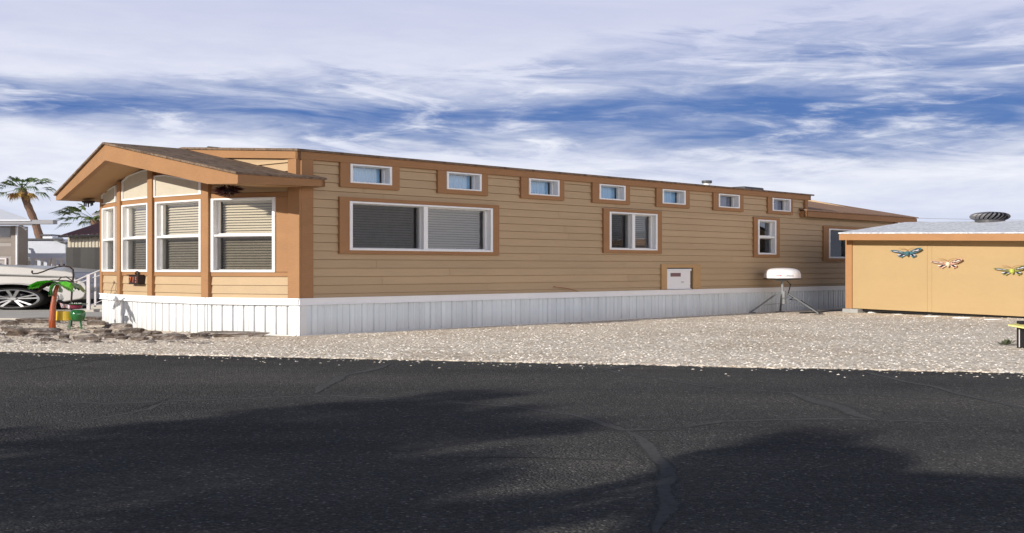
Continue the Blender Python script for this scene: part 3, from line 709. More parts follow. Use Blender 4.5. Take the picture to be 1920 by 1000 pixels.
# entry steps and handrail on the far side
def at(px, py, Y): return spot(px, py, Y)
Y0 = 40.0
st = thing('entry_steps', 'pale concrete entry steps beside the left wall of the house', 'steps', (spot(178,590,Y0).x, Y0, 0))
mb = MB(); mb.box((-.55,-.4,-.03),(3.0,2.6,.12)); mb.build('lower_step', M['concrete'], st, bevel=.015)
mb = MB(); mb.box((-.15,-.1,.12),(3.0,2.8,.255)); mb.build('upper_step', M['concrete'], st, bevel=.015)
hr = thing('handrail', 'white metal handrail rising along the entry steps', 'handrail', (spot(168,573,Y0-.6).x, Y0-.6, 0))
c = Vector(hr.location)
def rel(px, py, Y): return spot(px, py, Y) - c
mb = MB(); mb.tube([rel(120,537,Y0-.6), rel(166,516,Y0-.6), rel(200,502,Y0-.6)], .022, 8, sx=1.7); mb.build('top_rail', M['fence'], hr)
mb = MB(); mb.tube([rel(130,539,Y0-.55), rel(166,524,Y0-.55), rel(200,512,Y0-.55)], .014, 8, sx=1.7); mb.build('lower_rail', M['fence'], hr)
mb = MB(); mb.box((rel(163,0,Y0-.6).x,-.04,.12),(rel(169,0,Y0-.6).x,.06,rel(0,515,Y0-.6).z)); mb.build('post', M['fence'], hr)
mb = MB(); mb.box((rel(176.5,0,Y0-.1).x,.5,.2),(rel(180,0,Y0-.1).x,.6,rel(0,512,Y0-.1).z)); mb.build('post', M['fence'], hr)
mb = MB(); mb.tube([rel(165,575,Y0-.6), rel(200,560,Y0-.6)], .012, 6, sx=1.7); mb.build('foot_rail', M['fence'], hr)

# ------------------------------------------------------------------ the shed
S0 = Vector((11.25, 40.2)); SD = Vector((.5938,-.8046)); SL = 6.36; SB = Vector((.8046,.5938)); SDEP = 6.2
shed = thing('garden_shed', 'yellow wooden shed with orange trim and pale shingled roof on blocks', 'shed', (S0.x, S0.y, 0), math.atan2(SD.y, SD.x))
# local x runs along the front (left to right), local y goes back
zb = lambda x: .145 - .0125*x
zt = lambda x: 2.44 - .020*x
mb = MB()
def wq(a, b): mb.prism([(a[0],a[1],zb(a[0])),(b[0],b[1],zb(b[0])),(b[0],b[1],zt(b[0])),(a[0],a[1],zt(a[0]))], (0,0,0))
mb.hexa([(0,0,zb(0)),(SL,0,zb(SL)),(SL,SDEP,zb(SL)),(0,SDEP,zb(0)),(0,0,zt(0)),(SL,0,zt(SL)),(SL,SDEP,zt(SL)),(0,SDEP,zt(0))])
mb.build('wall_panels', M['shedwall'], shed)
mb = MB(); xs = 3.02
mb.box((xs,-.012,zb(xs)+.005),(xs+.035,-.004,zt(xs)-.01)); mb.box((xs+.17,-.010,zb(xs)+.005),(xs+.20,-.004,zt(xs)-.01)); mb.build('panel_batten', M['shedwall'], shed)
mb = MB()
mb.hexa([(-.06,-.05,zb(0)-.01),(.20,-.05,zb(0)-.012),(.20,.0,zb(0)-.012),(-.06,.0,zb(0)-.01),(-.06,-.05,zt(0)),(.20,-.05,zt(0)),(.20,.0,zt(0)),(-.06,.0,zt(0))])
mb.hexa([(-.06,0,zb(0)-.01),(0,0,zb(0)-.01),(0,.5,zb(0)-.01),(-.06,.5,zb(0)-.01),(-.06,0,zt(0)),(0,0,zt(0)),(0,.5,zt(0)),(-.06,.5,zt(0))])
mb.box((SL-.02,-.05,zb(SL)-.01),(SL+.06,.3,zt(SL))); mb.build('corner_trim', M['shedtrim'], shed)
OH = .52      # eave overhang
ef = lambda x: 2.415 - .022*x     # fascia bottom
mb = MB(); x0, x1 = .05, SL + .42
mb.hexa([(x0,-OH,ef(x0)),(x1,-OH,ef(x1)),(x1,-OH+.09,ef(x1)),(x0,-OH+.09,ef(x0)),(x0,-OH,ef(x0)+.21),(x1,-OH,ef(x1)+.21),(x1,-OH+.09,ef(x1)+.21),(x0,-OH+.09,ef(x0)+.21)])
rz = .43
mb.hexa([(x0,-OH+.09,ef(x0)),(x0+.09,-OH+.09,ef(x0)),(x0+.09,SDEP/2,ef(x0)+rz),(x0,SDEP/2,ef(x0)+rz),(x0,-OH+.09,ef(x0)+.21),(x0+.09,-OH+.09,ef(x0)+.21),(x0+.09,SDEP/2,ef(x0)+.21+rz),(x0,SDEP/2,ef(x0)+.21+rz)])
mb.build('fascia', M['shedtrim'], shed)
mb = MB(); z0, z1 = ef(x0)+.213, ef(x1)+.213; ov = .02
mb.prism([(x0-ov,-OH-ov,z0),(x1+ov,-OH-ov,z1),(x1+ov,SDEP/2,z1+rz),(x0-ov,SDEP/2,z0+rz)], (0,0,.035)); mb.prism([(x0-ov,SDEP/2,z0+rz),(x1+ov,SDEP/2,z1+rz),(x1+ov,SDEP+OH,z1),(x0-ov,SDEP+OH,z0)], (0,0,.035))
mb.build('roof', M['shingle3'], shed)
mb = MB(); mb.poly([(0,-.0,zt(0)),(0,SDEP/2,zt(0)+.55),(0,SDEP,zt(0))]); mb.poly([(x0+.05,-OH+.05,ef(x0)+.02),(x1,-OH+.05,ef(x1)+.02),(x1,.05,ef(x1)+.05),(x0+.05,.05,ef(x0)+.05)]); mb.build('gable_board', M['shedwall'], shed)
mb = MB(); mb.hexa([(.05,.12,zb(0)-.09),(SL-.05,.12,zb(SL)-.09),(SL-.05,.3,zb(SL)-.09),(.05,.3,zb(0)-.09),(.05,.12,zb(0)-.001),(SL-.05,.12,zb(SL)-.001),(SL-.05,.3,zb(SL)-.001),(.05,.3,zb(0)-.001)]); mb.build('gap_shade_strip', M['black'], shed)  # black strip painted in as the shade in the gap below the shed
def shed_pt(x, y, z): p = S0 + SD*x + SB*y; return Vector((p.x, p.y, z))
# turbine ventilator on the ridge
tv = thing('turbine_vent', 'dark spinning turbine ventilator on the pale shed roof', 'roof vent', shed_pt(3.28, SDEP/2, ef(3.28)+.238+rz+.03), 0)
mb = MB(); mb.lathe([(.47,-.10),(.47,.03),(.43,.03)], (0,0,0), 28, 1.0); mb.build('collar', M['dkmetal'], tv)
PR = [(.47,.015),(.57,.05),(.625,.10),(.635,.15),(.59,.205),(.47,.25),(.30,.275),(.13,.285)]
mb = MB(); nb = 24
for k in range(nb):
    a = 2*math.pi*k/nb; ring_ = []
    for j, (r, z) in enumerate(PR):
        aa = a + j*.085; ring_.append((Vector((r*math.cos(aa), r*math.sin(aa), z)), Vector((r*.93*math.cos(aa+.15), r*.93*math.sin(aa+.15), z))))
    for (p0,q0),(p1,q1) in zip(ring_, ring_[1:]): mb.poly([p0,q0,q1,p1])
mb.lathe([(.0,.292),(.12,.290),(.14,.283)], (0,0,0), 16)
tb = mb.build('vanes', paint('weathered_turbine_metal', (.20,.195,.20), .45, .4, (3,3,6), metal=.3), tv, recalc=False)
mb = MB(); mb.lathe([(r*.86,z) for r,z in PR] + [(0,.28)], (0,0,0), 24); mb.build('core', M['black'], tv)
# butterflies on the shed wall
def butterfly(px, py, span, tilt, cols, label):
    # find the wall position
    r = Vector(((px-960)/F, 1.0)); den = SD.x*r.y - SD.y*r.x; x = (S0.y*r.x - S0.x*r.y)/den
    Yp = (S0 + SD*x).y; z = HC - (py-HZ)/F*Yp
    t = thing('wall_butterfly', label, 'wall ornament', shed_pt(x, -.03, z), math.atan2(SD.y, SD.x), 'metal butterflies on the shed wall')
    ct, sn = math.cos(tilt), math.sin(tilt)
    def q(u, v, d): return (u*ct*span - v*sn*span*.6, d, (u*sn + v*ct)*span*.30)
    upper = [(.03,.10),(.16,.30),(.40,.62),(.66,.86),(.92,.90),(1.0,.66),(.86,.38),(.62,.10),(.30,-.04),(.05,-.02)]
    lower = [(.04,-.02),(.26,-.06),(.50,-.16),(.60,-.40),(.54,-.70),(.42,-.78),(.36,-.98),(.28,-.72),(.14,-.45),(.03,-.15)]
    for sgn in (-1, 1):
        for wing, lift in ((upper, .16 if sgn > 0 else .10), (lower, .08)):
            def W(u, v, e=0): 
                a = abs(u); return q(sgn*u*(1.0 if sgn < 0 else .8), v*(.55 if sgn < 0 else 1.0) if wing is upper else v*.8, -.02 - .55*lift*a - e)
            mb = MB(); mb.prism([W(u,v) for u,v in wing], (0,.012,0), 0)
            cu = sum(p[0] for p in wing)/len(wing); cv = sum(p[1] for p in wing)/len(wing)
            mb.poly([W(cu+(u-cu)*.72+.05, cv+(v-cv)*.62+.03, .006) for u,v in wing], 1)
            mb.poly([W(cu+(u-cu)*.36+.16, cv+(v-cv)*.26+.08, .010) for u,v in wing], 2)
            mb.poly([W(cu+(u-cu)*.22-.10, cv+(v-cv)*.20-.04, .010) for u,v in wing], 2)
            mb.build('wing', cols[:3], t, recalc=False)
    mb = MB(); mb.tube([q(0,-.5,-.05),q(0,-.2,-.07),q(0,.1,-.08),q(0,.30,-.07)], [.012,.03,.034,.02], 8, sx=2); mb.build('body', cols[3], t)
    for sgn in (-1,1):
        mb = MB(); mb.tube([q(0,.3,-.07), q(sgn*.08,.62,-.08), q(sgn*.26,.82,-.09), q(sgn*.5,.80,-.09)], .006, 5, sx=1.6); mb.build('antenna', M['wire'], t)
butterfly(1705, 475, .66, -.06, [M['glowblue'], M['wingdark'], M['silverwing'], M['glowblue']], 'teal metal butterfly, highest one on the yellow shed wall')
butterfly(1781, 495, .64, -.02, [M['wingpink'], M['wingdark'], M['wingcream'], M['wingcream']], 'pale pink metal butterfly over the panel seam of the shed wall')
butterfly(1901, 508, .61, .02, [M['winggreen'], M['wingdark'], M['silverwing'], M['limegreen']], 'olive and lime metal butterfly near the right end of the shed wall')
# blocks and stones under the shed
def block(x, y, sx, sy, h, mat, name, label, cat, group=None, bev=.012):
    mb = MB(); mb.box((-sx/2,-sy/2,0),(sx/2,sy/2,h)); o = mb.build(name, mat, bevel=bev); o.location = shed_pt(x, y, -.01); o.rotation_euler = (0,0,math.atan2(SD.y,SD.x)); return tag(o, label, cat, group)
block(.20,.10,.62,.5,zb(.2)-.01+.006,M['block'],'cinder_block','grey concrete block carrying the left front corner of the shed','block')
block(3.05,.26,.14,.3,zb(3.05)-.09+.009,M['block'],'support_block','short grey support block below the shed wall seam','block')
block(4.15,.26,.12,.3,zb(4.15)-.09+.009,M['block'],'support_block','thin grey support block right of the seam under the shed','block')
block(5.95,.30,.5,.5,max(.02,zb(5.95)-.09+.009),M['block'],'support_block','grey block under the right end of the shed','block')
def flatstone(px, py, sx, h, label):
    p = ground(px, py); mb = MB(); rr_ = random.Random(px); n = 9; b0 = []; b1 = []
    for k in range(n):
        a = 2*math.pi*k/n; r = rr_.uniform(.75,1.1); b0.append((sx*r*math.cos(a), sx*.55*r*math.sin(a), -.01)); b1.append((sx*.8*r*math.cos(a), sx*.45*r*math.sin(a), h*rr_.uniform(.8,1.1)))
    for k in range(n): j = (k+1)%n; mb.poly([b0[k],b0[j],b1[j],b1[k]])
    mb.poly(b1); o = mb.build('flat_stone', M['white'], smooth=False); o.location = p; tag(o, label, 'stone', 'white stones along the foot of the shed')
flatstone(1640,587,.26,.035,'white flat stone nearest the corner block of the shed'); flatstone(1649,583.5,.16,.03,'small white stone tucked behind the flat stone under the shed')
flatstone(1748,594,.26,.03,'white flat stone left of the shed seam'); flatstone(1802,597,.30,.035,'wide white stone below the shed wall seam'); flatstone(1860,600,.30,.03,'white stone under the right half of the shed'); flatstone(1684,590,.18,.02,'thin white stone between the corner block and the seam')

# ------------------------------------------------------------------ satellite antenna
Yd = 39.7; c0 = ground(1467, 584); c0 = Vector(((1467-960)/F*Yd, Yd, 0))
an = thing('satellite_antenna', 'white domed satellite antenna on a silver tripod beside the house', 'antenna', c0)
sc_ = Yd/F; zD = HC - (522-HZ)*sc_
mb = MB(); rD = 34.0*sc_
prof = [(rD*1.0,0),(rD*1.0,.03),(rD*.985,.14),(rD*.955,.20),(rD*.90,.25),(rD*.80,.292),(rD*.62,.322),(rD*.38,.338),(rD*.15,.343),(0,.344)]
mb.lathe(prof, (0,0,zD), 48); dm = mb.build('dome', M['dome'], an, smooth=True); smooth_by_angle(dm, 50)
mb = MB(); mb.lathe([(0,-.045),(rD*.9,-.035),(rD*1.04,-.012),(rD*1.04,.004),(rD,.004)], (0,0,zD), 40); mb.build('base_plate', M['black'], an)
for n_, (a0, a1, cnt_, mt) in {'red_logo': (-2.16,-1.83,7,'red'), 'grey_lettering': (-1.76,-1.16,16,'grey')}.items():
    mb = MB(); rl = random.Random(4)
    for k in range(cnt_):
        a = a0 + (a1-a0)*(k+.1)/cnt_; b = a0 + (a1-a0)*(k+.72)/cnt_; h0 = .066; h1 = .066 + (.055 if mt == 'red' else .036)*rl.uniform(.7,1.15)
        r = rD*.998 + .006
        mb.poly([(r*math.cos(a),r*math.sin(a),zD+h0),(r*math.cos(b),r*math.sin(b),zD+h0),(r*.994*math.cos(b),r*.994*math.sin(b),zD+h1),(r*.994*math.cos(a),r*.994*math.sin(a),zD+h1)])
    mb.build(n_, M[mt], dm, recalc=False)
mb = MB(); mb.lathe([(0,-.09),(.16,-.09),(.30,-.045)], (0,0,zD), 20); mb.tube([(0,0,.62),(0,0,zD-.06)], .026, 12, sx=1.7); mb.tube([(.05,0,.30),(.05,0,.72)], .038, 12, sx=1.7); mb.build('mast', M['galv'], an)
feet = [ground(1408,587), ground(1536,590), Vector(((1463-960)/F*40.55, 40.55, 0))]
for q in feet:
    q = q - c0; mb = MB(); top = Vector((q.x*.18, q.y*.18, .635)); mb.tube([top, q + Vector((0,0,.03))], .020, 10, sx=1.8)
    lg = mb.build('leg', M['galv'], an)
    mb = MB(); mb.box((q.x-.14,q.y-.10,-.005),(q.x+.14,q.y+.10,.02)); mb.build('foot', M['dkmetal'], lg)
mb = MB()
for q in feet:
    q = q - c0; mb.tube([(.05,0,.33),(q.x*.62,q.y*.62,.33*.0+.255)], .007, 6, sx=2)
mb.tube([(.05+.12*math.cos(a*.4),.12*math.sin(a*.4),.5) for a in range(17)], .01, 6, sx=1.6); mb.build('brace', M['galv'], an)
q = feet[1] - c0
mb = MB(); mb.tube([(.12,-.05,zD-.08),(.25,-.1,zD-.2),(.16,-.12,.62),(.32,-.15,.50),(.22,-.1,.45),(.5,q.y*.4,.42),(q.x,q.y,.05)], .011, 6, sx=1.8); mb.build('lead', M['black'], an)
mb = MB(); pc = [ground(1500,588.5)+Vector((0,0,.0)), ground(1530,587), ground(1548,585.0), ground(1580,583.0), ground(1600,582.2)+Vector((0,0,0))]
mb.tube([x + Vector((0,0,.022)) for x in pc], .022, 8, sx=2.0); tag(mb.build('antenna_cable', M['black']), 'black cable lying on the gravel between antenna foot and shed', 'cable')

# ------------------------------------------------------------------ metal garden figures
Yp = 29.0; c0 = Vector(((98-960)/F*Yp, Yp, 0)); u = Yp/F
def P(px, py, dy=0): return Vector(((px-960)*u - c0.x, dy, HC - (py-HZ)*u))
pl = thing('palm_sculpture', 'enamelled metal palm tree ornament with orange trunk and drooping green leaves', 'garden ornament', c0)
mb = MB(); mb.tube([P(98,622),P(98,600),P(99.5,575),P(103,550),P(108,535)], [.085,.08,.068,.056,.045], 12, sx=1.0); mb.build('trunk', M['orange'], pl, smooth=True)
def frond(path, width, mat, dy):
    mb = MB(); pts = [P(x,y,d) for x,y,d in path]; n = len(pts); Ls = []
    fine = [pts[0].lerp(pts[1],0)]
    for i in range(n-1):
        for k in range(1,7): fine.append(pts[i].lerp(pts[i+1],k/6))
    m = len(fine)
    for i, p in enumerate(fine):
        w = width*math.sin(math.pi*min(.97,(i+.6)/m))**.6
        jag = .72 if i % 2 else 1.0
        Ls.append((p + Vector((0,dy*.6,.02)), p + Vector((0,dy,-w*jag)), p + Vector((0,-dy*.3,-w*.35))))
    for (a,b,c_),(d,e_,f_) in zip(Ls, Ls[1:]): mb.poly([a,d,f_,c_]); mb.poly([c_,f_,e_,b])
    return mb.build('leaf', mat, pl, recalc=False)
frond([(108,529,0),(95,527,-.1),(80,529,-.2),(66,537,-.3)], .17, M['leafgreen'], -.25)
frond([(108,529,0),(122,529,-.1),(134,533,-.15),(141,541,-.2)], .21, M['leafgreen'], .20)
frond([(108,529,0),(100,530,.3),(92,536,.7),(84,548,.9)], .16, M['deepgreen'], .2)
frond([(108,529,0),(118,530,.4),(126,537,.8),(130,549,1.0)], .16, M['deepgreen'], .2)
frond([(108,530,0),(112,532,-.4),(117,540,-.7),(121,552,-.8)], .14, M['deepgreen'], -.2)
frond([(108,530,0),(103,531,-.4),(99,538,-.7),(96,546,-.8)], .10, M['hook'], -.2)
mb = MB(); mb.tube([P(84,529,-.1),P(100,525.5),P(110,526),P(126,526.5),P(139,529)], .015, 6, sx=2); mb.build('leaf_spine', M['hook'], pl)
# green figure on thin legs
Yp = 29.2; u = Yp/F; c0 = Vector(((146-960)/F*Yp, Yp, 0))
gf = thing('green_figure', 'glossy green rounded metal figure with yellow side standing on two thin legs', 'garden ornament', c0)
mb = MB(); b_ = [(0,-.16),(.10,-.155),(.155,-.11),(.185,-.03),(.19,.04),(.17,.10),(.12,.125),(0,.13)]
mb.lathe(b_, (P(146,591)), 24, 1.0); mb.build('round_body', M['deepgreen'], gf, smooth=True)
mb = MB()
for k in range(8):
    a0, a1 = k/8, (k+1)/8; x0_, x1_ = P(104+29*a0,0).x, P(104+29*a1,0).x; d0_, d1_ = -.10*math.sin(a0*3.14), -.10*math.sin(a1*3.14); za, zb_ = P(0,584-3*a0*(a0<.5)).z, P(0,601).z
    mb.hexa([(x0_,d0_,zb_),(x1_,d1_,zb_),(x1_,.16,zb_),(x0_,.16,zb_),(x0_,d0_,za),(x1_,d1_,za),(x1_,.16,za),(x0_,.16,za)])
mb.build('yellow_side', M['yellow'], gf)
mb = MB(); mb.lathe([(0,.012),(.21,.008),(.225,-.004),(.20,-.012),(0,-.012)], P(147,570), 24); ld = mb.build('flat_hat', M['deepgreen'], gf)
mb = MB()
for k in range(5): mb.lathe([(.018,0),(.016,.010),(0,.014)], P(139+4*k,568.9,-.12+.03*(k%2)), 8)
mb.build('bead', M['vinyl'], ld)
mb = MB(); mb.lathe([(.13,-.03),(.15,.03),(.16,.05)], P(143,576), 20); mb.build('collar', paint('wine_red_enamel',(.16,.025,.05),.4,.2), gf)
for px in (131, 150):
    mb = MB(); x_ = P(px,0).x; mb.tube([(x_,0,P(0,600).z),(x_+.01,0,.22),(x_+(.06 if px > 140 else 0),-.04,-.02)], .022, 8, sx=1.2); mb.build('leg', M['deepgreen'], gf)
# shepherd's hook with a small flag
Yp = 29.9; u = Yp/F; c0 = Vector(((134-960)/F*Yp, Yp, 0))
hk = thing('shepherd_hook', 'curly black iron shepherd hook standing behind the green figure', 'hook stand', c0)
mb = MB(); mb.tube([P(134,612),P(134,560),P(136,530),P(138,515),P(137,506),P(131,501),P(120,499),P(108,500.5),P(92,505),P(80,510),P(70,513),P(62,513.5),P(60,511),P(60.5,507.5)], .017, 8, sx=1.5); mb.build('hook_rod', M['hook'], hk)
mb = MB(); mb.tube([P(137,528),P(124,519),P(114,521),P(108,527)], .012, 6, sx=1.5); mb.tube([P(111,498.5),P(111,496)],.02,6,sx=1.3); mb.tube([P(120,497.5),P(120,495)],.02,6,sx=1.3); mb.build('scroll', M['hook'], hk)
mb = MB()
for k in range(7):
    a, b = k/7, (k+1)/7; f0 = lambda s: P(112+20*s, 568+5*s, -.05*math.sin(s*7)); f1 = lambda s: P(116+16*s, 577+2*s, -.05*math.sin(s*7+1))
    mb.poly([f0(a),f0(b),f1(b),f1(a)], k % 2)
mb.build('small_flag', [M['pink'], M['silverwing']], hk, recalc=False)

# ------------------------------------------------------------------ rocks
def rock(px, py, wpx, hpx, label, seed, name='rock', dark=False):
    p = ground(px, py); s_ = p.y/F; rx = wpx*s_/2; rz_ = hpx*s_*1.1; bm = bmesh.new()
    bmesh.ops.create_icosphere(bm, subdivisions=4 if wpx > 40 else 3, radius=1)
    off = Vector((seed*3.7, seed*1.3, seed*.7))
    for v in bm.verts:
        n = v.co.normalized()
        d = 1 + .34*noise.noise(n*1.3 + off) + .22*noise.noise(n*2.9 + off) + .14*noise.noise(n*6.5 + off) + .09*noise.noise(n*14 + off)
        # quarried facets
        q = n*d; 
        for k in range(11):
            fn = Vector((math.sin(seed*5+k*2.1), math.cos(seed*3+k*1.7), .9*math.sin(k*3+seed))).normalized(); dd = q.dot(fn) - (.68 + .05*(k%4))
            if dd > 0: q -= fn*dd*.95
        if q.z > .40: q.z = .40 + (q.z-.40)*.12
        if q.z < .25: q.x *= .93; q.y *= .90
        v.co = Vector((q.x*rx, q.y*rx*.62, max(q.z, -.5)*rz_*2.0))
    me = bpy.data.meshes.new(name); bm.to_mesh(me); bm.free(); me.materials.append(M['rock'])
    o = bpy.data.objects.new(name, me); col.objects.link(o); o.location = p; o.location.y += rx*.3
    o.rotation_euler = (0, 0, random.Random(seed).uniform(-.35,.35)); return tag(o, label, 'rock', 'rocks edging the gravel bed')
RK = [(425,632,150,9,'long flat grey rock at the right end of the rock edging'), (318,637,70,11,'dark fronted rock left of the long flat rock'), (155,638,62,8,'dark flat rock in front of the green figure'),
      (118,636,24,8,'small dark rock at the foot of the palm ornament'), (55,630,110,14,'broad pale rock at the left of the gravel bed'), (205,634,52,9,'brown rock right of the green figure'),
      (245,626,60,10,'tan rock against the white skirting under the ornament shadow'), (180,610,44,9,'brown rock behind the legs of the green figure'), (222,616,70,9,'layered brown rock touching the left end of the skirting'),
      (70,606,90,9,'low grey rock beside the concrete drive'), (12,610,40,9,'grey green rock at the left edge of the photo'), (262,638,34,7,'small broken rock in front of the skirting'),
      (20,622,60,9,'round pale rock left of the palm ornament'), (172,602,44,8,'pale rock in front of the entry steps'), (285,630,48,9,'pinkish rock between the broken rock and the skirting'), (372,633,46,8,'grey rock joining the long flat rock'),
      (228,637,26,6,'small dark chip between two brown rocks'), (135,603,50,6,'thin grey rock at the end of the drive'), (470,632,44,6,'low grey tip of the rock edging'), (190,626,40,8,'cracked brown rock behind the edging'), (88,640,40,6,'low grey rock left of the small dark one')]
for i, (a, b, c, d, l) in enumerate(RK): rock(a, b, c, d, l, i + 1)
mb = MB(); rs = random.Random(11)
for i in range(420):
    p = ground(rs.uniform(-20,400), rs.uniform(606,645)); 
    if in_house(p.x, p.y): continue
    add_stone(mb, p + Vector((0,0,-.01)), rs.uniform(.05,.16))
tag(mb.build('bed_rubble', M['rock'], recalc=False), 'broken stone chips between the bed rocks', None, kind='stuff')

# ------------------------------------------------------------------ weed and post at the right
p = ground(1886,648); wd = thing('weed', 'small grey green weed growing in the gravel at the right', 'plant', p)
mb = MB(); rw = random.Random(9)
for k in range(90):
    a = rw.uniform(0,6.28); r = rw.uniform(.05,.22); h = rw.uniform(.03,.14); t_ = Vector((r*math.cos(a), r*math.sin(a)*.7, h)); s_ = Vector((-math.sin(a),math.cos(a),0))*.02
    b_ = Vector((t_.x*.3,t_.y*.3,h*.2)); mb.poly([b_-s_*.4, b_.lerp(t_,.6)-s_, t_, b_.lerp(t_,.6)+s_])
mb.build('foliage', M['weed'], wd, recalc=False)
p = ground(1917,653); po = thing('signpost', 'dark wooden post carrying a pale yellow pointed board at the gravel edge', 'sign post', p)
s_ = p.y/F
mb = MB(); mb.box((-7*s_,-.06,-.03),(10*s_,.10,1.5-(602-HZ)*s_)); mb.build('post', M['black'], po, bevel=.01)
mb = MB(); mb.box((-8.3*s_,-.055,.02),(-7*s_-.001,-.035,1.5-(617-HZ)*s_)); mb.build('post_edge', M['fence'], po)
zb0 = 1.5-(610.5-HZ)*s_
mb = MB(); mb.prism([(-31*s_,-.10,zb0),(-8*s_,-.26,zb0-.045),(60*s_,-.30,zb0-.05),(60*s_,.22,zb0+.02),(-8*s_,.12,zb0+.012)], (0,0,.022)); mb.build('pointed_board', M['pyellow'], po)

# ------------------------------------------------------------------ parked car (front end in view)
Yc = 41.2; uC = Yc/F
car = thing('parked_car', 'champagne pickup truck parked beside the house with its front wheel in view', 'car', ((22-960)*uC, Yc + 2.35, .04))
cz = .04
def X(px): return (px-22)*uC
def Z(py): return HC - (py-HZ)*uC - cz
HWID = 2.35      # half width in plan
def arch(cx, r, n=18, z0=.02, sx=3.0):    # wheel arch points from right to left over the top
    return [(cx + r*sx*math.cos(math.pi*k/n), .40 + r*math.sin(math.pi*k/n)) for k in range(n+1)]
rear = -11.6
prof = [(X(157),Z(557)), (X(160),Z(545)), (X(161),Z(537)), (X(158),Z(531)), (X(150),Z(526.5)), (X(140),Z(523.5)), (X(135),Z(516)), (X(132),Z(510.5)), (X(118),Z(508)), (X(80),Z(504.5)), (X(40),Z(501)), (X(0),Z(498.5)), (X(-70),Z(496)), (rear-2.2,1.14), (rear-2.5,1.10), (rear-2.5,.42), (rear-1.6,.34)]
prof += list(reversed(arch(rear, .50))) + [(rear+1.8,.32), (-1.8,.32)] + list(reversed(arch(0, .49))) + [(X(98),Z(566)), (X(120),Z(566)), (X(150),Z(561))]
mb = MB(); n = len(prof)
layers = [(-HWID+.02,.0,.0), (-HWID+.10,.02,0), (HWID-.10,.02,0), (HWID-.02,0,0)]
def ringpts(y, grow): return [(x, y, z) for x, z in prof]
b0 = len(mb.v)
def bulge(z): return .16*max(0,(z-.62))**1.4 + .10*max(0,.6-z)
for side in (-1, 1):
    mb.v += [(x, side*(HWID - bulge(z)*1.6), z) for x, z in prof]
mb.f.append(tuple(range(b0, b0+n))); mb.m.append(0); mb.f.append(tuple(b0+n+i for i in reversed(range(n)))); mb.m.append(0)
for i in range(n): j = (i+1)%n; mb.f.append((b0+i, b0+j, b0+n+j, b0+n+i)); mb.m.append(0)
body = mb.build('body', M['carpaint'], car, bevel=.035); smooth_by_angle(body, 32)
mb = MB()      # cabin
cp = [(X(-75),1.46), (X(-150),1.98), (-8.0,2.02), (-9.3,1.30), (-9.3,1.2), (X(-70),1.2)]
b0 = len(mb.v); n = len(cp)
for side in (-1,1): mb.v += [(x, side*(HWID-.15-(z-1.2)*.55), z) for x, z in cp]
mb.f.append(tuple(range(n))); mb.f.append(tuple(n+i for i in reversed(range(n)))); mb.m += [0,0]
for i in range(n): j=(i+1)%n; mb.f.append((i,j,n+j,n+i)); mb.m.append(0)
cab = mb.build('cabin', M['carpaint'], car, bevel=.08)
mb = MB(); yo = -HWID+.15-.012
for a, b in (((X(-90),1.50),(-5.4,1.52)),):
    mb.poly([(X(-92),yo+.17,1.50),(X(-148),yo+.42,1.93),(-5.9,yo+.44,1.95),(-5.9,yo+.17,1.50)]); mb.poly([(-6.1,yo+.17,1.50),(-6.1,yo+.44,1.95),(-7.8,yo+.45,1.96),(-8.7,yo+.17,1.50)])
mb.build('side_window', M['black'], cab, recalc=False)
mb = MB()      # crease strips, arch lips, lower bumper
for y0_, y1_ in ((513.5,515.5),):
    mb.hexa([(X(-60),-HWID-.035,Z(513.5)),(X(134),-HWID+.02,Z(520)),(X(134),-HWID+.10,Z(520)),(X(-60),-HWID+.10,Z(513.5)),(X(-60),-HWID+.02,Z(511.5)),(X(134),-HWID+.06,Z(518.5)),(X(134),-HWID+.12,Z(518.5)),(X(-60),-HWID+.12,Z(511.5))])
mb.build('side_crease', M['carpaint'], car, bevel=.02)
for cx, r in ((0,.49),(rear,.50)):
    mb = MB(); A_ = arch(cx, r, 24); B_ = arch(cx, r+.045, 24)
    for k in range(24):
        a,b,c_,d = A_[k],A_[k+1],B_[k+1],B_[k]
        mb.hexa([(a[0],-HWID-.07,a[1]),(b[0],-HWID-.07,b[1]),(c_[0],-HWID-.03,c_[1]),(d[0],-HWID-.03,d[1]),(a[0],-HWID+.2,a[1]),(b[0],-HWID+.2,b[1]),(c_[0],-HWID+.2,c_[1]),(d[0],-HWID+.2,d[1])])
    mb.build('wheel_arch', M['carpaint'], car)
    mb = MB(); A_ = arch(cx, r-.004, 20)
    for k in range(20): mb.poly([(A_[k][0],-HWID+.05,A_[k][1]),(A_[k+1][0],-HWID+.05,A_[k+1][1]),(A_[k+1][0],-.5,A_[k+1][1]),(A_[k][0],-.5,A_[k][1])])
    mb.poly([(A_[0][0],-.9,.0),(A_[-1][0],-.9,.0)] + [(x,-.9,z) for x,z in reversed(A_)]); mb.build('arch_liner', M['black'], car, recalc=False)
mb = MB(); mb.hexa([(X(112),-HWID-.05,Z(562)),(X(159),-HWID+.5,Z(562)),(X(159),HWID-.5,Z(562)),(X(112),HWID,Z(562)),(X(112),-HWID-.04,Z(551)),(X(161),-HWID+.5,Z(550)),(X(161),HWID-.5,Z(550)),(X(112),HWID,Z(551))]); mb.build('bumper', paint('satin_silver_bumper',(.50,.49,.47),.35,.05), car, bevel=.03)
mb = MB(); mb.hexa([(X(108),-HWID-.04,Z(569)),(X(153),-HWID+.5,Z(566)),(X(153),HWID-.5,Z(566)),(X(108),HWID,Z(569)),(X(108),-HWID-.03,Z(562.4)),(X(158),-HWID+.5,Z(561.8)),(X(158),HWID-.5,Z(561.8)),(X(108),HWID,Z(562.4))]); mb.build('air_dam', M['black'], car)
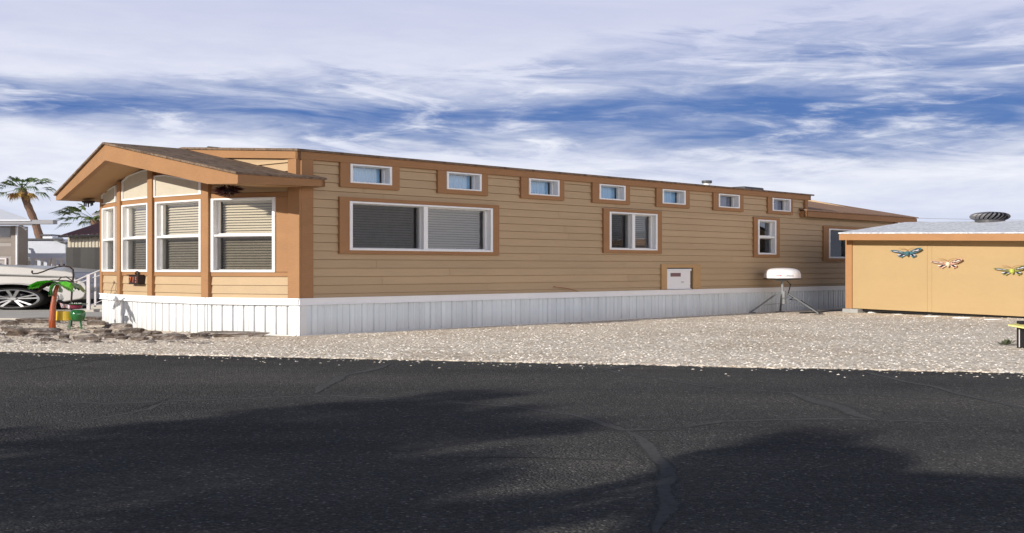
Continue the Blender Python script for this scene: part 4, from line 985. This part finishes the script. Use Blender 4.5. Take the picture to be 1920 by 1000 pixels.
for sd in (-1, 1):
    mb = MB(); mb.prism([(X(138),sd*(HWID+.01),Z(527)),(X(146),sd*(HWID-.10),Z(524.5)),(X(155),sd*(HWID-.42),Z(529)),(X(160.5),sd*(HWID-.62),Z(537)),(X(150),sd*(HWID-.15),Z(538))], (0,-sd*.25,0)); hl = mb.build('headlight', M['lamp'], car)
    mb = MB(); mb.prism([(X(139),sd*(HWID+.02),Z(528)),(X(146),sd*(HWID-.09),Z(526)),(X(151),sd*(HWID-.26),Z(531)),(X(145),sd*(HWID-.07),Z(531))], (0,-sd*.12,0)); mb.build('indicator', M['amber'], hl)
def wheel(cx, sd):
    w_ = bpy.data.objects.new('wheel', None); col.objects.link(w_); w_.parent = car; w_.location = (cx, sd*(HWID-.45), .385)
    S = 3.0
    mb = MB(); mb.lathe([(.30,-.40),(.335,-.44),(.372,-.40),(.385,-.30),(.385,.30),(.372,.40),(.335,.44),(.30,.40)], (0,0,0), 40, S, axis='y'); mb.build('tyre', M['tyre'], w_, smooth=True)
    mb = MB(); mb.lathe([(.315,-.40),(.318,-.43),(.300,-.44),(.285,-.40),(.27,-.1),(.27,.2)], (0,0,0), 40, S, axis='y')
    for k in range(10):
        a = 2*math.pi*(k//2)/5 + (.20 if k % 2 else -.20) + .3
        r0, r1 = .05, .295; w0, w1 = .015, .021
        d = Vector((math.cos(a),0,math.sin(a))); s_ = Vector((-math.sin(a),0,math.cos(a)))
        def q(r, w, y): v = d*r + s_*w; return (v.x*S, y*1.0, v.z)
        y0_, y1_ = -.36*1, -.28
        mb.hexa([q(r0,-w0,y0_),q(r1,-w1,-.42),q(r1,w1,-.42),q(r0,w0,y0_),q(r0,-w0,y1_),q(r1,-w1,-.34),q(r1,w1,-.34),q(r0,w0,y1_)])
    mb.lathe([(0,-.40),(.045,-.40),(.065,-.36),(.07,-.28)], (0,0,0), 20, S, axis='y'); rm = mb.build('rim', M['alloy'], w_); smooth_by_angle(rm, 35)
    mb = MB(); mb.lathe([(0,-.16),(.17,-.16),(.19,-.12),(.0,-.1)], (0,0,0), 24, S, axis='y'); mb.build('brake_disc', M['dkmetal'], w_)
    if sd > 0: w_.rotation_euler = (0,0,math.pi)
for cx in (0, rear):
    for sd in (-1, 1): wheel(cx, sd)

# ------------------------------------------------------------------ neighbours at the left
def bx(mb, px0, px1, pyt, pyb, Y, dep, m=0, zb=None):
    a, b = spot(px0, pyt, Y), spot(px1, pyb, Y); mb.box((a.x, Y, b.z if zb is None else zb), (b.x, Y+dep, a.z), m)
# taupe house with porch beam
Yn = 52.0; o_ = Vector(((20-960)/F*Yn, Yn, 0))
nh = thing('neighbour_house', 'taupe neighbour house with white roof at the left edge', 'house', o_)
def rb(name, mat, boxes, parent, Y, org, bev=0):
    mb = MB()
    for px0, px1, pyt, pyb, dy, dep in boxes:
        a, b = spot(px0,pyt,Y), spot(px1,pyb,Y); mb.box((a.x-org.x, dy, b.z), (b.x-org.x, dy+dep, a.z))
    return mb.build(name, mat, parent, bevel=bev)
def wq2(px, py, dy): return spot(px, py, Yn+dy) - o_
def nwall(name, pyt, zb_, mat, off=0):
    mb = MB(); q = [wq2(-160,pyt,off), wq2(26,pyt,off), wq2(24,pyt,8), wq2(-160,pyt,8)]; zt_ = q[0].z
    mb.hexa([(p.x,p.y,zb_) for p in q] + [(p.x,p.y,zt_) for p in q]); return mb.build(name, mat, nh)
nwall('wall', 424, spot(0,520,Yn).z, M['taupe2']); nwall('lower_wall', 520, -.05, M['taupe'], .01)
rb('corner_column', M['taupe'], [(25,36,424,520,-.25,1.2)], nh, Yn, o_)
rb('siding_panel', M['taupe'], [(-40,24,446,455,-.03,.03),(-40,24,462,480,-.03,.03)], nh, Yn, o_)
wi = rb('window', M['taupe2'], [(-30,23,424,447,-.06,.06)], nh, Yn, o_)
rb('pane', M['glass'], [(-26,20,427,444,-.068,.006)], wi, Yn, o_)
rb('door_frame', M['fence'], [(-4,13,484,487,-.07,.07),(10,13,487,520,-.07,.07)], nh, Yn, o_)
rb('porch_beam', paint('grey_porch_beam',(.30,.30,.32),.6,.08), [(-160,119,414.5,422,-1.2,.5),(-160,80,422,424,-1.15,.4)], nh, Yn, o_)
rb('downpipe', M['whiteroof'], [(34.5,37,424,520,-.3,.12)], nh, Yn, o_)
r0, r1 = wq2(57,414.4,-1.25), wq2(-160,414.4,-1.25); rp, rq = wq2(-8,391,2.5), wq2(-160,391,2.5); k0_, k1_ = wq2(52,414.4,8.5), wq2(-160,414.4,8.5)
mb = MB(); mb.prism([r1, r0, rp, rq], (0,0,.05)); mb.prism([k1_, k0_, rp, rq], (0,0,.05)); mb.poly([r0, k0_, rp])
mb.build('roof', M['whiteroof'], nh)
mb = MB(); a = spot(42,419,Yn)-o_; b = spot(60,431,Yn)-o_; mb.tube([(a.x,-.6,a.z),(b.x,-.6,b.z)], .05, 8, sx=1.3); mb.build('gutter_spout', M['whiteroof'], nh)
# white trailer behind
Yr = 64.0; o_ = Vector(((85-960)/F*Yr, Yr, 0))
rv = thing('white_trailer', 'pale white trailer with dark roof edge behind the picket railing', 'trailer', o_)
mb = MB(); a = spot(36,449,Yr)-o_; b = spot(124,449,Yr)-o_; mb.box((a.x,0,.35),(b.x,7,a.z)); mb.build('body', M['rvwhite'], rv, bevel=.06)
rb('roof_edge', M['dkmetal'], [(34,118,447.4,450.5,-.12,.2)], rv, Yr, o_)
mb = MB(); a = spot(104,450,Yr)-o_; b = spot(131,456,Yr)-o_; mb.hexa([(a.x,-.3,a.z-.04),(b.x,-.5,b.z-.02),(b.x,3,b.z-.02),(a.x,3,a.z-.04),(a.x,-.3,a.z+.03),(b.x,-.5,b.z+.02),(b.x,3,b.z+.02),(a.x,3,a.z+.03)]); mb.build('awning', M['dkmetal'], rv)
rb('roof_unit', M['whiteroof'], [(66,85,441,448,1,1.5)], rv, Yr, o_, .03); rb('roof_unit_lid', M['dkmetal'], [(63,84,438.6,441.2,.9,1.7)], rv, Yr, o_)
mb = MB(); mb.tube([spot(38,459,Yr)-o_-Vector((0,.5,0)), spot(42,459.5,Yr)-o_-Vector((0,.5,0)), spot(44,464,Yr)-o_-Vector((0,.5,0)), spot(43.5,500,Yr)-o_-Vector((0,.5,0)), spot(43.5,540,Yr)-o_-Vector((0,.5,0))], .055, 8, sx=1.5); mb.build('awning_arm', M['black'], rv)
mb = MB(); 
for xx in (.3, .8):
    mb.lathe([(.0,-.2),(.33,-.2),(.33,.2),(.0,.2)], (a.x*xx,.4,.33), 20, 2.4, axis='y')
mb.build('wheel', M['tyre'], rv)
# picket railing
Yf = 54.0; o_ = Vector(((85-960)/F*Yf, Yf, 0))
pf = thing('picket_railing', 'white picket railing in front of the pale trailer', 'railing', o_)
rb('top_rail', M['fence'], [(36,140,484.5,487.5,0,.16)], pf, Yf, o_); rb('bottom_rail', M['fence'], [(36,140,527,530,0,.12)], pf, Yf, o_)
first = None
for k, px in enumerate(range(40, 140, 12)):
    a = spot(px,488,Yf)-o_; b = spot(px+4,527,Yf)-o_
    mb = MB(); mb.box((a.x,.02,b.z),(b.x,.12,a.z-.003)); mb.build('picket', M['fence'], pf)
for px in (92, 99):
    a = spot(px,485,Yf)-o_; mb = MB(); mb.box((a.x,-.1,-.05),(a.x+.1,.0,a.z)); mb.build('post', M['fence'], pf)
for px in (43, 134):
    a = spot(px,489,Yf)-o_; mb = MB(); mb.box((a.x,.13,-.06),(a.x+.12,.25,a.z)); mb.build('post', M['fence'], pf)
# brown roofed shed
Yb = 49.0; o_ = Vector(((160-960)/F*Yb, Yb, 0))
bs = thing('ribbed_shed', 'beige ribbed steel shed with mauve brown roof and charcoal front', 'shed', o_)
A_ = spot(127,445,Yb)-o_; B_ = spot(262,445,Yb)-o_
mb = MB(); x = A_.x
fz = Fr((A_.x,0),(B_.x,0)); 
def corr(mb, z0, z1, d, pitch=.14):
    s = 0
    while s < fz.len: 
        for (a, da), (b, db) in zip([(0,0),(.4,0),(.5,.03),(.9,.03)], [(.4,0),(.5,.03),(.9,.03),(1,0)]): mb.poly([fz.p(s+a*pitch,z0,da+d), fz.p(s+b*pitch,z0,db+d), fz.p(s+b*pitch,z1,db+d), fz.p(s+a*pitch,z1,da+d)])
        s += pitch
zc = (spot(0,464,Yb)).z
corr(mb, zc, A_.z+.1, 0); mb.box((A_.x,.01,0),(B_.x,6,A_.z)); mb.build('wall', M['corrug'], bs, recalc=False)
mb = MB(); n = 10
for k in range(n):
    a0, a1 = A_.x-.05 + (B_.x-A_.x)*k/n, A_.x-.05 + (B_.x-A_.x)*(k+1)/n; mb.poly([(a0,-.06-.03*math.sin(k*2.2),-.02),(a1,-.06-.03*math.sin(k*2.2+2.2),-.02),(a1,-.06-.03*math.sin(k*2.2+2.2),zc),(a0,-.06-.03*math.sin(k*2.2),zc)])
mb.build('front_screen', M['shadecloth'], bs, recalc=False)
E0 = spot(116,443,Yb)-o_; T0 = spot(168,404,Yb)-o_; E1 = spot(270,437,Yb)-o_; T1 = spot(270,398,Yb)-o_
mb = MB(); nr = 16
for k in range(nr):
    for (a, da), (b, db) in zip([(0,0),(.7,0),(.8,.05)], [(.7,0),(.8,.05),(1,0)]):
        fa, fb = (k+a)/nr, (k+b)/nr; e0, e1 = Vector(E0).lerp(E1,fa), Vector(E0).lerp(E1,fb); t0, t1 = Vector(T0).lerp(T1,fa), Vector(T0).lerp(T1,fb)
        back = Vector((0,3.0,0)); fr0 = Vector((0,-.4,0)); mb.poly([e0+fr0+Vector((0,0,da)), e1+fr0+Vector((0,0,db)), t1+back+Vector((0,0,db)), t0+back+Vector((0,0,da))])
mb.build('roof', M['purpleroof'], bs, recalc=False)
mb = MB(); e0 = Vector(E0)+Vector((0,-.42,0)); e1 = Vector(E1)+Vector((0,-.42,0)); mb.hexa([(e0.x,e0.y,e0.z-.07),(e1.x,e1.y,e1.z-.07),(e1.x,e1.y+.1,e1.z-.07),(e0.x,e0.y+.1,e0.z-.07),(e0.x,e0.y,e0.z),(e1.x,e1.y,e1.z),(e1.x,e1.y+.1,e1.z),(e0.x,e0.y+.1,e0.z)]); mb.build('eave', M['black'], bs)
mb = MB(); p0,p1,p2 = spot(164,406,Yb)-o_, spot(178,400,Yb)-o_, spot(230,398,Yb)-o_; mb.prism([(p0.x,2.6,p0.z),(p2.x,2.6,p0.z),(p2.x,2.6,p2.z+.02),(p1.x,2.6,p1.z)], (0,.15,0)); mb.build('ridge_cap', M['dkmetal'], bs)
# grey gable further back
Yg = 70.0; o_ = Vector(((200-960)/F*Yg, Yg, 0))
gg = thing('grey_gable_house', 'grey gabled roof just visible over the mauve shed roof', 'house', o_)
g = lambda px, py: spot(px,py,Yg)-o_
mb = MB(); a,b,c_ = g(172,404), g(202,383), g(260,383); mb.prism([(a.x,0,a.z),(c_.x,0,a.z),(c_.x,3,c_.z),(b.x,3,b.z)], (0,0,.08)); mb.build('roof', paint('grey_roof_sheet',(.28,.27,.26),.7,.1), gg)
mb = MB(); mb.box((a.x+.3,.5,0),(c_.x,5,a.z-.005)); mb.build('wall', M['taupe2'], gg)

# ------------------------------------------------------------------ palms
def fan_palm(px, py, Y, trunk_pts, scale, label, seed, dead=True, nleaf=38):
    rp = random.Random(seed); base = spot(trunk_pts[0][0], trunk_pts[0][1], Y); base.z = 0
    t = thing('palm_tree', label, 'tree', base)
    top = spot(px, py, Y) - base
    pts = [Vector((0,0,-.1))] + [spot(a,b,Y)-base for a,b in trunk_pts] + [top]
    pts[1].z = max(pts[1].z, .5)
    fine = []
    for i in range(len(pts)-1):
        for k in range(5): fine.append(pts[i].lerp(pts[i+1],k/5))
    fine.append(pts[-1]); mb = MB(); m = len(fine)
    mb.tube(fine, [scale*(.085 - .02*i/m)*(1+.10*(i%2)) for i in range(m)], 12, sx=1.9); mb.build('trunk', M['palmtrunk'], t)
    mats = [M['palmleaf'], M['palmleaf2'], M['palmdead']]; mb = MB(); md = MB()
    for k in range(nleaf + (16 if dead else 0)):
        isd = k >= nleaf
        az = rp.uniform(0,6.283) if not isd else (k-nleaf)*.8; el = rp.uniform(-.45,1.25) if not isd else rp.uniform(-1.1,-.65)
        L = scale*rp.uniform(.50,.72)*(1.0 if not isd else .62); d = Vector((math.cos(az)*math.cos(el)*2.3, math.sin(az)*math.cos(el)*2.3, math.sin(el)))
        side = Vector((-math.sin(az),math.cos(az),0)); upv = Vector((-math.cos(az)*math.sin(el)*1.0, -math.sin(az)*math.sin(el), math.cos(el)))
        c = top + d*L*.52 + Vector((0,0,-.10*L)); tgt = md if isd else mb
        mi = 0 if isd else (0 if rp.random() < .6 else 1)
        s_ = side*.018*scale; tgt.poly([top-s_, top+s_, c+s_, c-s_], mi)
        nf = 15
        for j in range(nf):
            a = -1.0 + 2.0*j/(nf-1); ll = L*(.74 - .25*abs(a))*rp.uniform(.8,1.12)
            dirv = d*math.cos(a)*.66 + side*math.sin(a)*1.0
            droop = Vector((0,0,-1))*ll*(.16 + .26*rp.random() + (.14 if el < .2 else 0))
            mid = c + dirv*ll*.55 + upv*ll*.06; tip = c + dirv*ll + droop; w = (side*math.cos(a)*.8 + d*-.25*math.sin(a)).normalized()*.016*scale + Vector((0,0,.009*scale))
            tgt.poly([c, mid - w, tip, mid + w], mi if rp.random() < .7 else (0 if isd else 1))
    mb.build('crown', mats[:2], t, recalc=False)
    if dead: md.build('dry_skirt', M['palmdead'], t, recalc=False)
    return t
fan_palm(42, 353, 92.0, [(92,520),(82,470),(66,418),(50,380)], 2.15, 'tall leaning fan palm with dry yellow skirt behind the white trailer', 21, True, 34)
fan_palm(178, 412, 84.0, [(186,520),(184,470),(180,440)], 2.35, 'lower bushy fan palm half hidden behind the mauve shed roof', 33, False, 30)

# ------------------------------------------------------------------ far things at the right
def wire(za, zb_, sag, Y, label):
    mb = MB(); a = Vector((34, Y-10, za)); b = Vector((110, Y+14, zb_)); pts = []
    for k in range(25):
        s = k/24; q = a.lerp(b, s); q.z -= sag*4*s*(1-s); pts.append(q)
    mb.tube(pts, .016, 5, sx=1.5); tag(mb.build('power_line', M['powerline']), label, 'power line', 'power lines beyond the shed')
wire(6.6, 7.2, .35, 130, 'upper thin power line in the sky beyond the shed'); wire(6.25, 6.8, .38, 130, 'lower thin power line in the sky beyond the shed')
for i, (px, zt_) in enumerate(((1400,7.9),(2900,8.2))):
    pass
for x_, y_, l in ((34,120,'wooden power pole behind the rear of the house'), (110,144,'wooden power pole far beyond the shed at the right')):
    pp = thing('power_pole', l, 'power pole', (x_, y_, 0)); mb = MB(); mb.tube([(0,0,-.2),(0,0,6.8)], [.12,.08], 10, sx=2); mb.build('pole', M['bark'], pp); mb = MB(); mb.box((-1.4,-.1,6.1),(1.4,.1,6.25)); mb.build('crossarm', M['bark'], pp)
Yw = 95.0; o_ = spot(1684,424,Yw); o_.z = 0
fh = thing('far_white_house', 'far white flat roofed building behind the rear corner of the house', 'house', o_)
mb = MB(); mb.box((-3.0,0,-.05),(1.6,9,4.55)); mb.build('wall', M['taupe2'], fh); mb = MB(); mb.box((-3.3,-.4,4.55),(1.9,9.4,4.95)); mb.build('roof', M['whiteroof'], fh)
def leafy_tree(base, crown_c, rx, rz_, n, leaf, label, seed, trunk_r=.12, limbs=7, name='leafy_tree', round_=False):
    rt = random.Random(seed); t = thing(name, label, 'tree', base); mb = MB(); cc = Vector(crown_c)
    mid = Vector((cc.x*.5, cc.y*.5, cc.z*.55)); mb.tube([(0,0,-.1),(mid.x*.4,mid.y*.4,mid.z*.5),mid], [trunk_r,trunk_r*.8,trunk_r*.6], 10, sx=1.8)
    ends = []
    for k in range(limbs):
        a = 6.283*k/limbs + rt.uniform(-.3,.3); e_ = cc + Vector((math.cos(a)*rx*.6, math.sin(a)*rx*.6, rt.uniform(-.3,.55)*rz_)); ends.append(e_)
        mb.tube([mid, mid.lerp(e_,.5)+Vector((0,0,rz_*.12)), e_], [trunk_r*.5,trunk_r*.32,trunk_r*.12], 7, sx=1.6)
    mb.build('trunk', M['bark'], t)
    mb = MB(); blobs = [(cc + Vector((rt.gauss(0,.45)*rx, rt.gauss(0,.45)*rx, rt.uniform(-.75,.85)*rz_)), rt.uniform(.22,.42)) for _ in range(26)]
    if round_: blobs = [(cc, 1.0)]
    for k in range(n):
        c_, r = rt.choice(blobs); d = Vector((rt.gauss(0,1), rt.gauss(0,1), rt.gauss(0,1))).normalized()*rt.random()**.4
        p = c_ + Vector((d.x*r*rx, d.y*r*rx, d.z*r*rz_)); u_ = Vector((rt.gauss(0,1)*1.8, rt.gauss(0,1)*1.8, rt.gauss(0,.8))).normalized()*leaf; v_ = Vector((rt.gauss(0,1)*1.8, rt.gauss(0,1)*1.8, rt.gauss(0,.8))).normalized()*leaf*.6
        mb.poly([p-u_, p+v_, p+u_, p-v_], 0 if rt.random() < .6 else 1)
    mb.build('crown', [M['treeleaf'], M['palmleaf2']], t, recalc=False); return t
o_ = spot(1712,430,110.0); o_.z = 0
leafy_tree(o_, (0,0,4.6), 3.2, .95, 900, .16, 'far green tree top peeking over the shed roof', 4, .2)

# ------------------------------------------------------------------ behind the camera: what throws the shadows on the road
DL = Vector((.72,.694)).normalized(); TANE = .325
def caster(gx, gy, z): d = z/TANE; return Vector((gx - DL.x*d, gy - DL.y*d, 0))
# unseen canopy added for the straight-edged shadow on the road
RH = 4.1
g1 = Vector((1.50, 9.27)); k0 = caster(g1.x, g1.y, RH); TD = Vector((.945,-.327))
cp_ = thing('shadow_canopy', 'unseen flat canopy on posts, added to cast the straight road shadow', 'shadow_canopy', (k0.x,k0.y,0), math.atan2(TD.y,TD.x))
mb = MB(); mb.box((0,-7.0,RH-.12),(19,0,RH)); mb.build('roof', M['trailer'], cp_, bevel=.02)
mb = MB(); mb.box((-.06,-7.06,RH-.30),(19.06,-7.002,RH+.03)); mb.box((-.06,.002,RH-.30),(19.06,.06,RH+.03)); mb.build('fascia', M['vinyl'], cp_)
for x_ in (.5, 6.5, 12.5, 18.5):
    for y_ in (-6.7, -.3):
        mb = MB(); mb.box((x_-.09,y_-.09,-.05),(x_+.09,y_+.09,RH-.121)); mb.build('post', M['galv'], cp_)
    mb = MB(); mb.box((x_-.07,-6.55,RH-.32),(x_+.07,-.45,RH-.122)); mb.build('rafter', M['galv'], cp_)
# trees beside it
c_ = caster(-1.15, 10.9, 8.0)
leafy_tree(c_, (0,0,8.0), 2.3, .55, 1700, .20, 'dense dusty tree across the road beside the canopy', 12, .22, 9)
c_ = caster(-2.3, 7.5, 7.0)
leafy_tree(c_, (0,0,7.0), 3.2, .5, 1250, .20, 'thin crowned tree across the road with gaps between its branches', 17, .2, 8)
c_ = caster(2.1, 9.30, 4.4)  # made-up clipped tree, shaped for the rounded shadow edge
leafy_tree(c_, (0,0,4.4), 0.85, .28, 8000, .075, 'unseen round tree crown added to cast the domed road shadow', 5, .12, 8, round_=True)

# ------------------------------------------------------------------ camera, sun, sky
cam = bpy.data.cameras.new('camera'); co = bpy.data.objects.new('camera', cam); col.objects.link(co)
co.location = (0,0,HC); co.rotation_euler = (R(90),0,0)
cam.sensor_width = 36; cam.lens = 36*F/1920; cam.shift_y = (HZ-500)/1920; cam.clip_start = .1; cam.clip_end = 6000
sc.camera = co
sun = bpy.data.lights.new('sun', 'SUN'); so = bpy.data.objects.new('sun', sun); col.objects.link(so)
dv = Vector((DL.x, DL.y, -TANE)).normalized(); so.rotation_euler = dv.to_track_quat('-Z','Y').to_euler()
sun.energy = 5.0; sun.angle = R(.55); sun.color = (1.0,.94,.85)
w = bpy.data.worlds.new('World'); sc.world = w; w.use_nodes = True; nt = w.node_tree; nt.nodes.clear()
out = nt.nodes.new('ShaderNodeOutputWorld'); bg = nt.nodes.new('ShaderNodeBackground'); nt.links.new(bg.outputs[0], out.inputs[0])
sky = nt.nodes.new('ShaderNodeTexSky'); sky.sky_type = 'NISHITA'; sky.sun_disc = False
sky.sun_elevation = math.atan(TANE); sky.sun_rotation = math.atan2(-DL.x, -DL.y); sky.altitude = 200; sky.dust_density = .6; sky.ozone_density = 2.0
bg.inputs[1].default_value = .10
tc = nt.nodes.new('ShaderNodeTexCoord'); sx = nt.nodes.new('ShaderNodeSeparateXYZ'); nt.links.new(tc.outputs['Generated'], sx.inputs[0])
az = math_node(nt, 'ARCTAN2', sx.outputs[0], sx.outputs[1]); el = math_node(nt, 'ARCSINE', sx.outputs[2])
def vec(a, b, c=0.0):
    n = nt.nodes.new('ShaderNodeCombineXYZ')
    for i, v in enumerate((a,b,c)):
        if isinstance(v,(int,float)): n.inputs[i].default_value = v
        else: nt.links.new(v, n.inputs[i])
    return n.outputs[0]
def fbm(v, scale, det=6, rough=.6, dist=0.0):
    n = N(nt, 'ShaderNodeTexNoise', Scale=scale, Detail=det, Roughness=rough, Distortion=dist); nt.links.new(v, n.inputs['Vector']); return n.outputs[0]
def mad(a, b, c, clamp=False): return math_node(nt, 'MULTIPLY_ADD', a, b, c, clamp)
def sstep(x, lo, hi):
    n = nt.nodes.new('ShaderNodeMapRange'); n.interpolation_type = 'SMOOTHSTEP'; n.inputs[1].default_value = lo; n.inputs[2].default_value = hi
    nt.links.new(x, n.inputs[0]); return n.outputs[0]
# streak coordinates: long in azimuth, thin in elevation, gently slanted
slant = mad(az, .05, el)
v1 = vec(math_node(nt,'MULTIPLY',az,3.2), math_node(nt,'MULTIPLY',slant,26.0))
warp = fbm(v1, 1.1, 3, .5)
v2 = vec(mad(warp,.9,math_node(nt,'MULTIPLY',az,5.0)), mad(warp,2.6,math_node(nt,'MULTIPLY',slant,46.0)))
streak = fbm(v2, 1.0, 9, .62, .35)
v3 = vec(math_node(nt,'MULTIPLY',az,12.0), math_node(nt,'MULTIPLY',el,60.0), 4.0)
puff = fbm(v3, 1.0, 8, .6, .2)
big = fbm(vec(math_node(nt,'MULTIPLY',az,2.2), math_node(nt,'MULTIPLY',el,9.0), 9.0), 1.0, 4, .5)
# blue gap in the cloud sheet, widening towards the right
r_ = sstep(az, -.42, .42)
centre = mad(r_, -.004, .127); half = mad(r_, .040, .013)
ce = mad(math_node(nt,'SUBTRACT',big,.5), .022, centre)
dd = math_node(nt,'DIVIDE', math_node(nt,'ABSOLUTE', math_node(nt,'SUBTRACT', el, ce)), half)
gap = math_node(nt,'SUBTRACT', 1.35, dd)                       # >0 inside the gap
cov = mad(gap, -.36, math_node(nt,'ADD', mad(streak, 1.2, -.17), mad(puff,.35,-.12)))
v4 = vec(mad(el, 16.0, math_node(nt,'MULTIPLY',az,8.0)), mad(az, -4.5, math_node(nt,'MULTIPLY',el,52.0)), 2.0)
wisp = sstep(fbm(v4, 1.0, 9, .6, .5), .50, .80)
v5 = vec(mad(el, -9.0, math_node(nt,'MULTIPLY',az,6.0)), mad(az, 5.0, math_node(nt,'MULTIPLY',el,44.0)), 7.0)
wisp2 = sstep(fbm(v5, 1.0, 9, .62, .6), .52, .80)
cov = math_node(nt,'ADD', cov, math_node(nt,'MULTIPLY', math_node(nt,'ADD', wisp, wisp2), .55))
cov = math_node(nt,'SUBTRACT', cov, math_node(nt,'MULTIPLY', sstep(big,.42,.62), .06))
low_ = math_node(nt,'MULTIPLY', math_node(nt,'SUBTRACT', 1.0, sstep(el, .055, .115)), .30)
mask = sstep(math_node(nt,'ADD',cov,low_), -.14, .66)
haze = math_node(nt,'SUBTRACT',1.0, math_node(nt,'DIVIDE', el, .075), clamp=True)
warmtop = sstep(el, .10, .24)
cl_hi = ramp(nt, streak, [(.25,(5.5,5.9,7.9)), (.55,(5.9,6.25,8.2)), (.8,(6.5,6.8,8.5))])
cl_lo = ramp(nt, puff, [(.25,(6.6,7.0,8.7)), (.5,(8.0,8.3,9.4)), (.75,(9.3,9.5,10.1))])
cl = mixcol(nt, warmtop, cl_lo, cl_hi)
blue = mixcol(nt, .12, (.64,1.56,4.6), sky.outputs[0])
base = mixcol(nt, mask, blue, cl)
base = mixcol(nt, math_node(nt,'MULTIPLY',haze,.55), base, (4.6,5.6,8.0))
# unseen sky overhead dimmed to cut the fill on the ground
ov = sstep(el, .27, .50)
base = mixcol(nt, math_node(nt,'MULTIPLY',ov,.9), base, mixcol(nt, .5, sky.outputs[0], (.50,.72,1.2)))
# unseen warm boost added low in the sky to fill the long wall
br = math_node(nt,'MULTIPLY', sstep(az, 1.3, 1.9), math_node(nt,'SUBTRACT', 1.0, sstep(el, .20, .50)))
base = mixcol(nt, 1.0, base, mixcol(nt, br, (1,1,1), (4.4,3.75,2.95)), 'MULTIPLY')
nt.links.new(base, bg.inputs[0])
sc.render.engine = 'CYCLES'; sc.cycles.use_denoising = True; sc.cycles.max_bounces = 8; sc.cycles.transparent_max_bounces = 12
sc.view_settings.view_transform = 'Standard'; sc.view_settings.look = 'None'; sc.view_settings.exposure = 0; sc.view_settings.gamma = 1
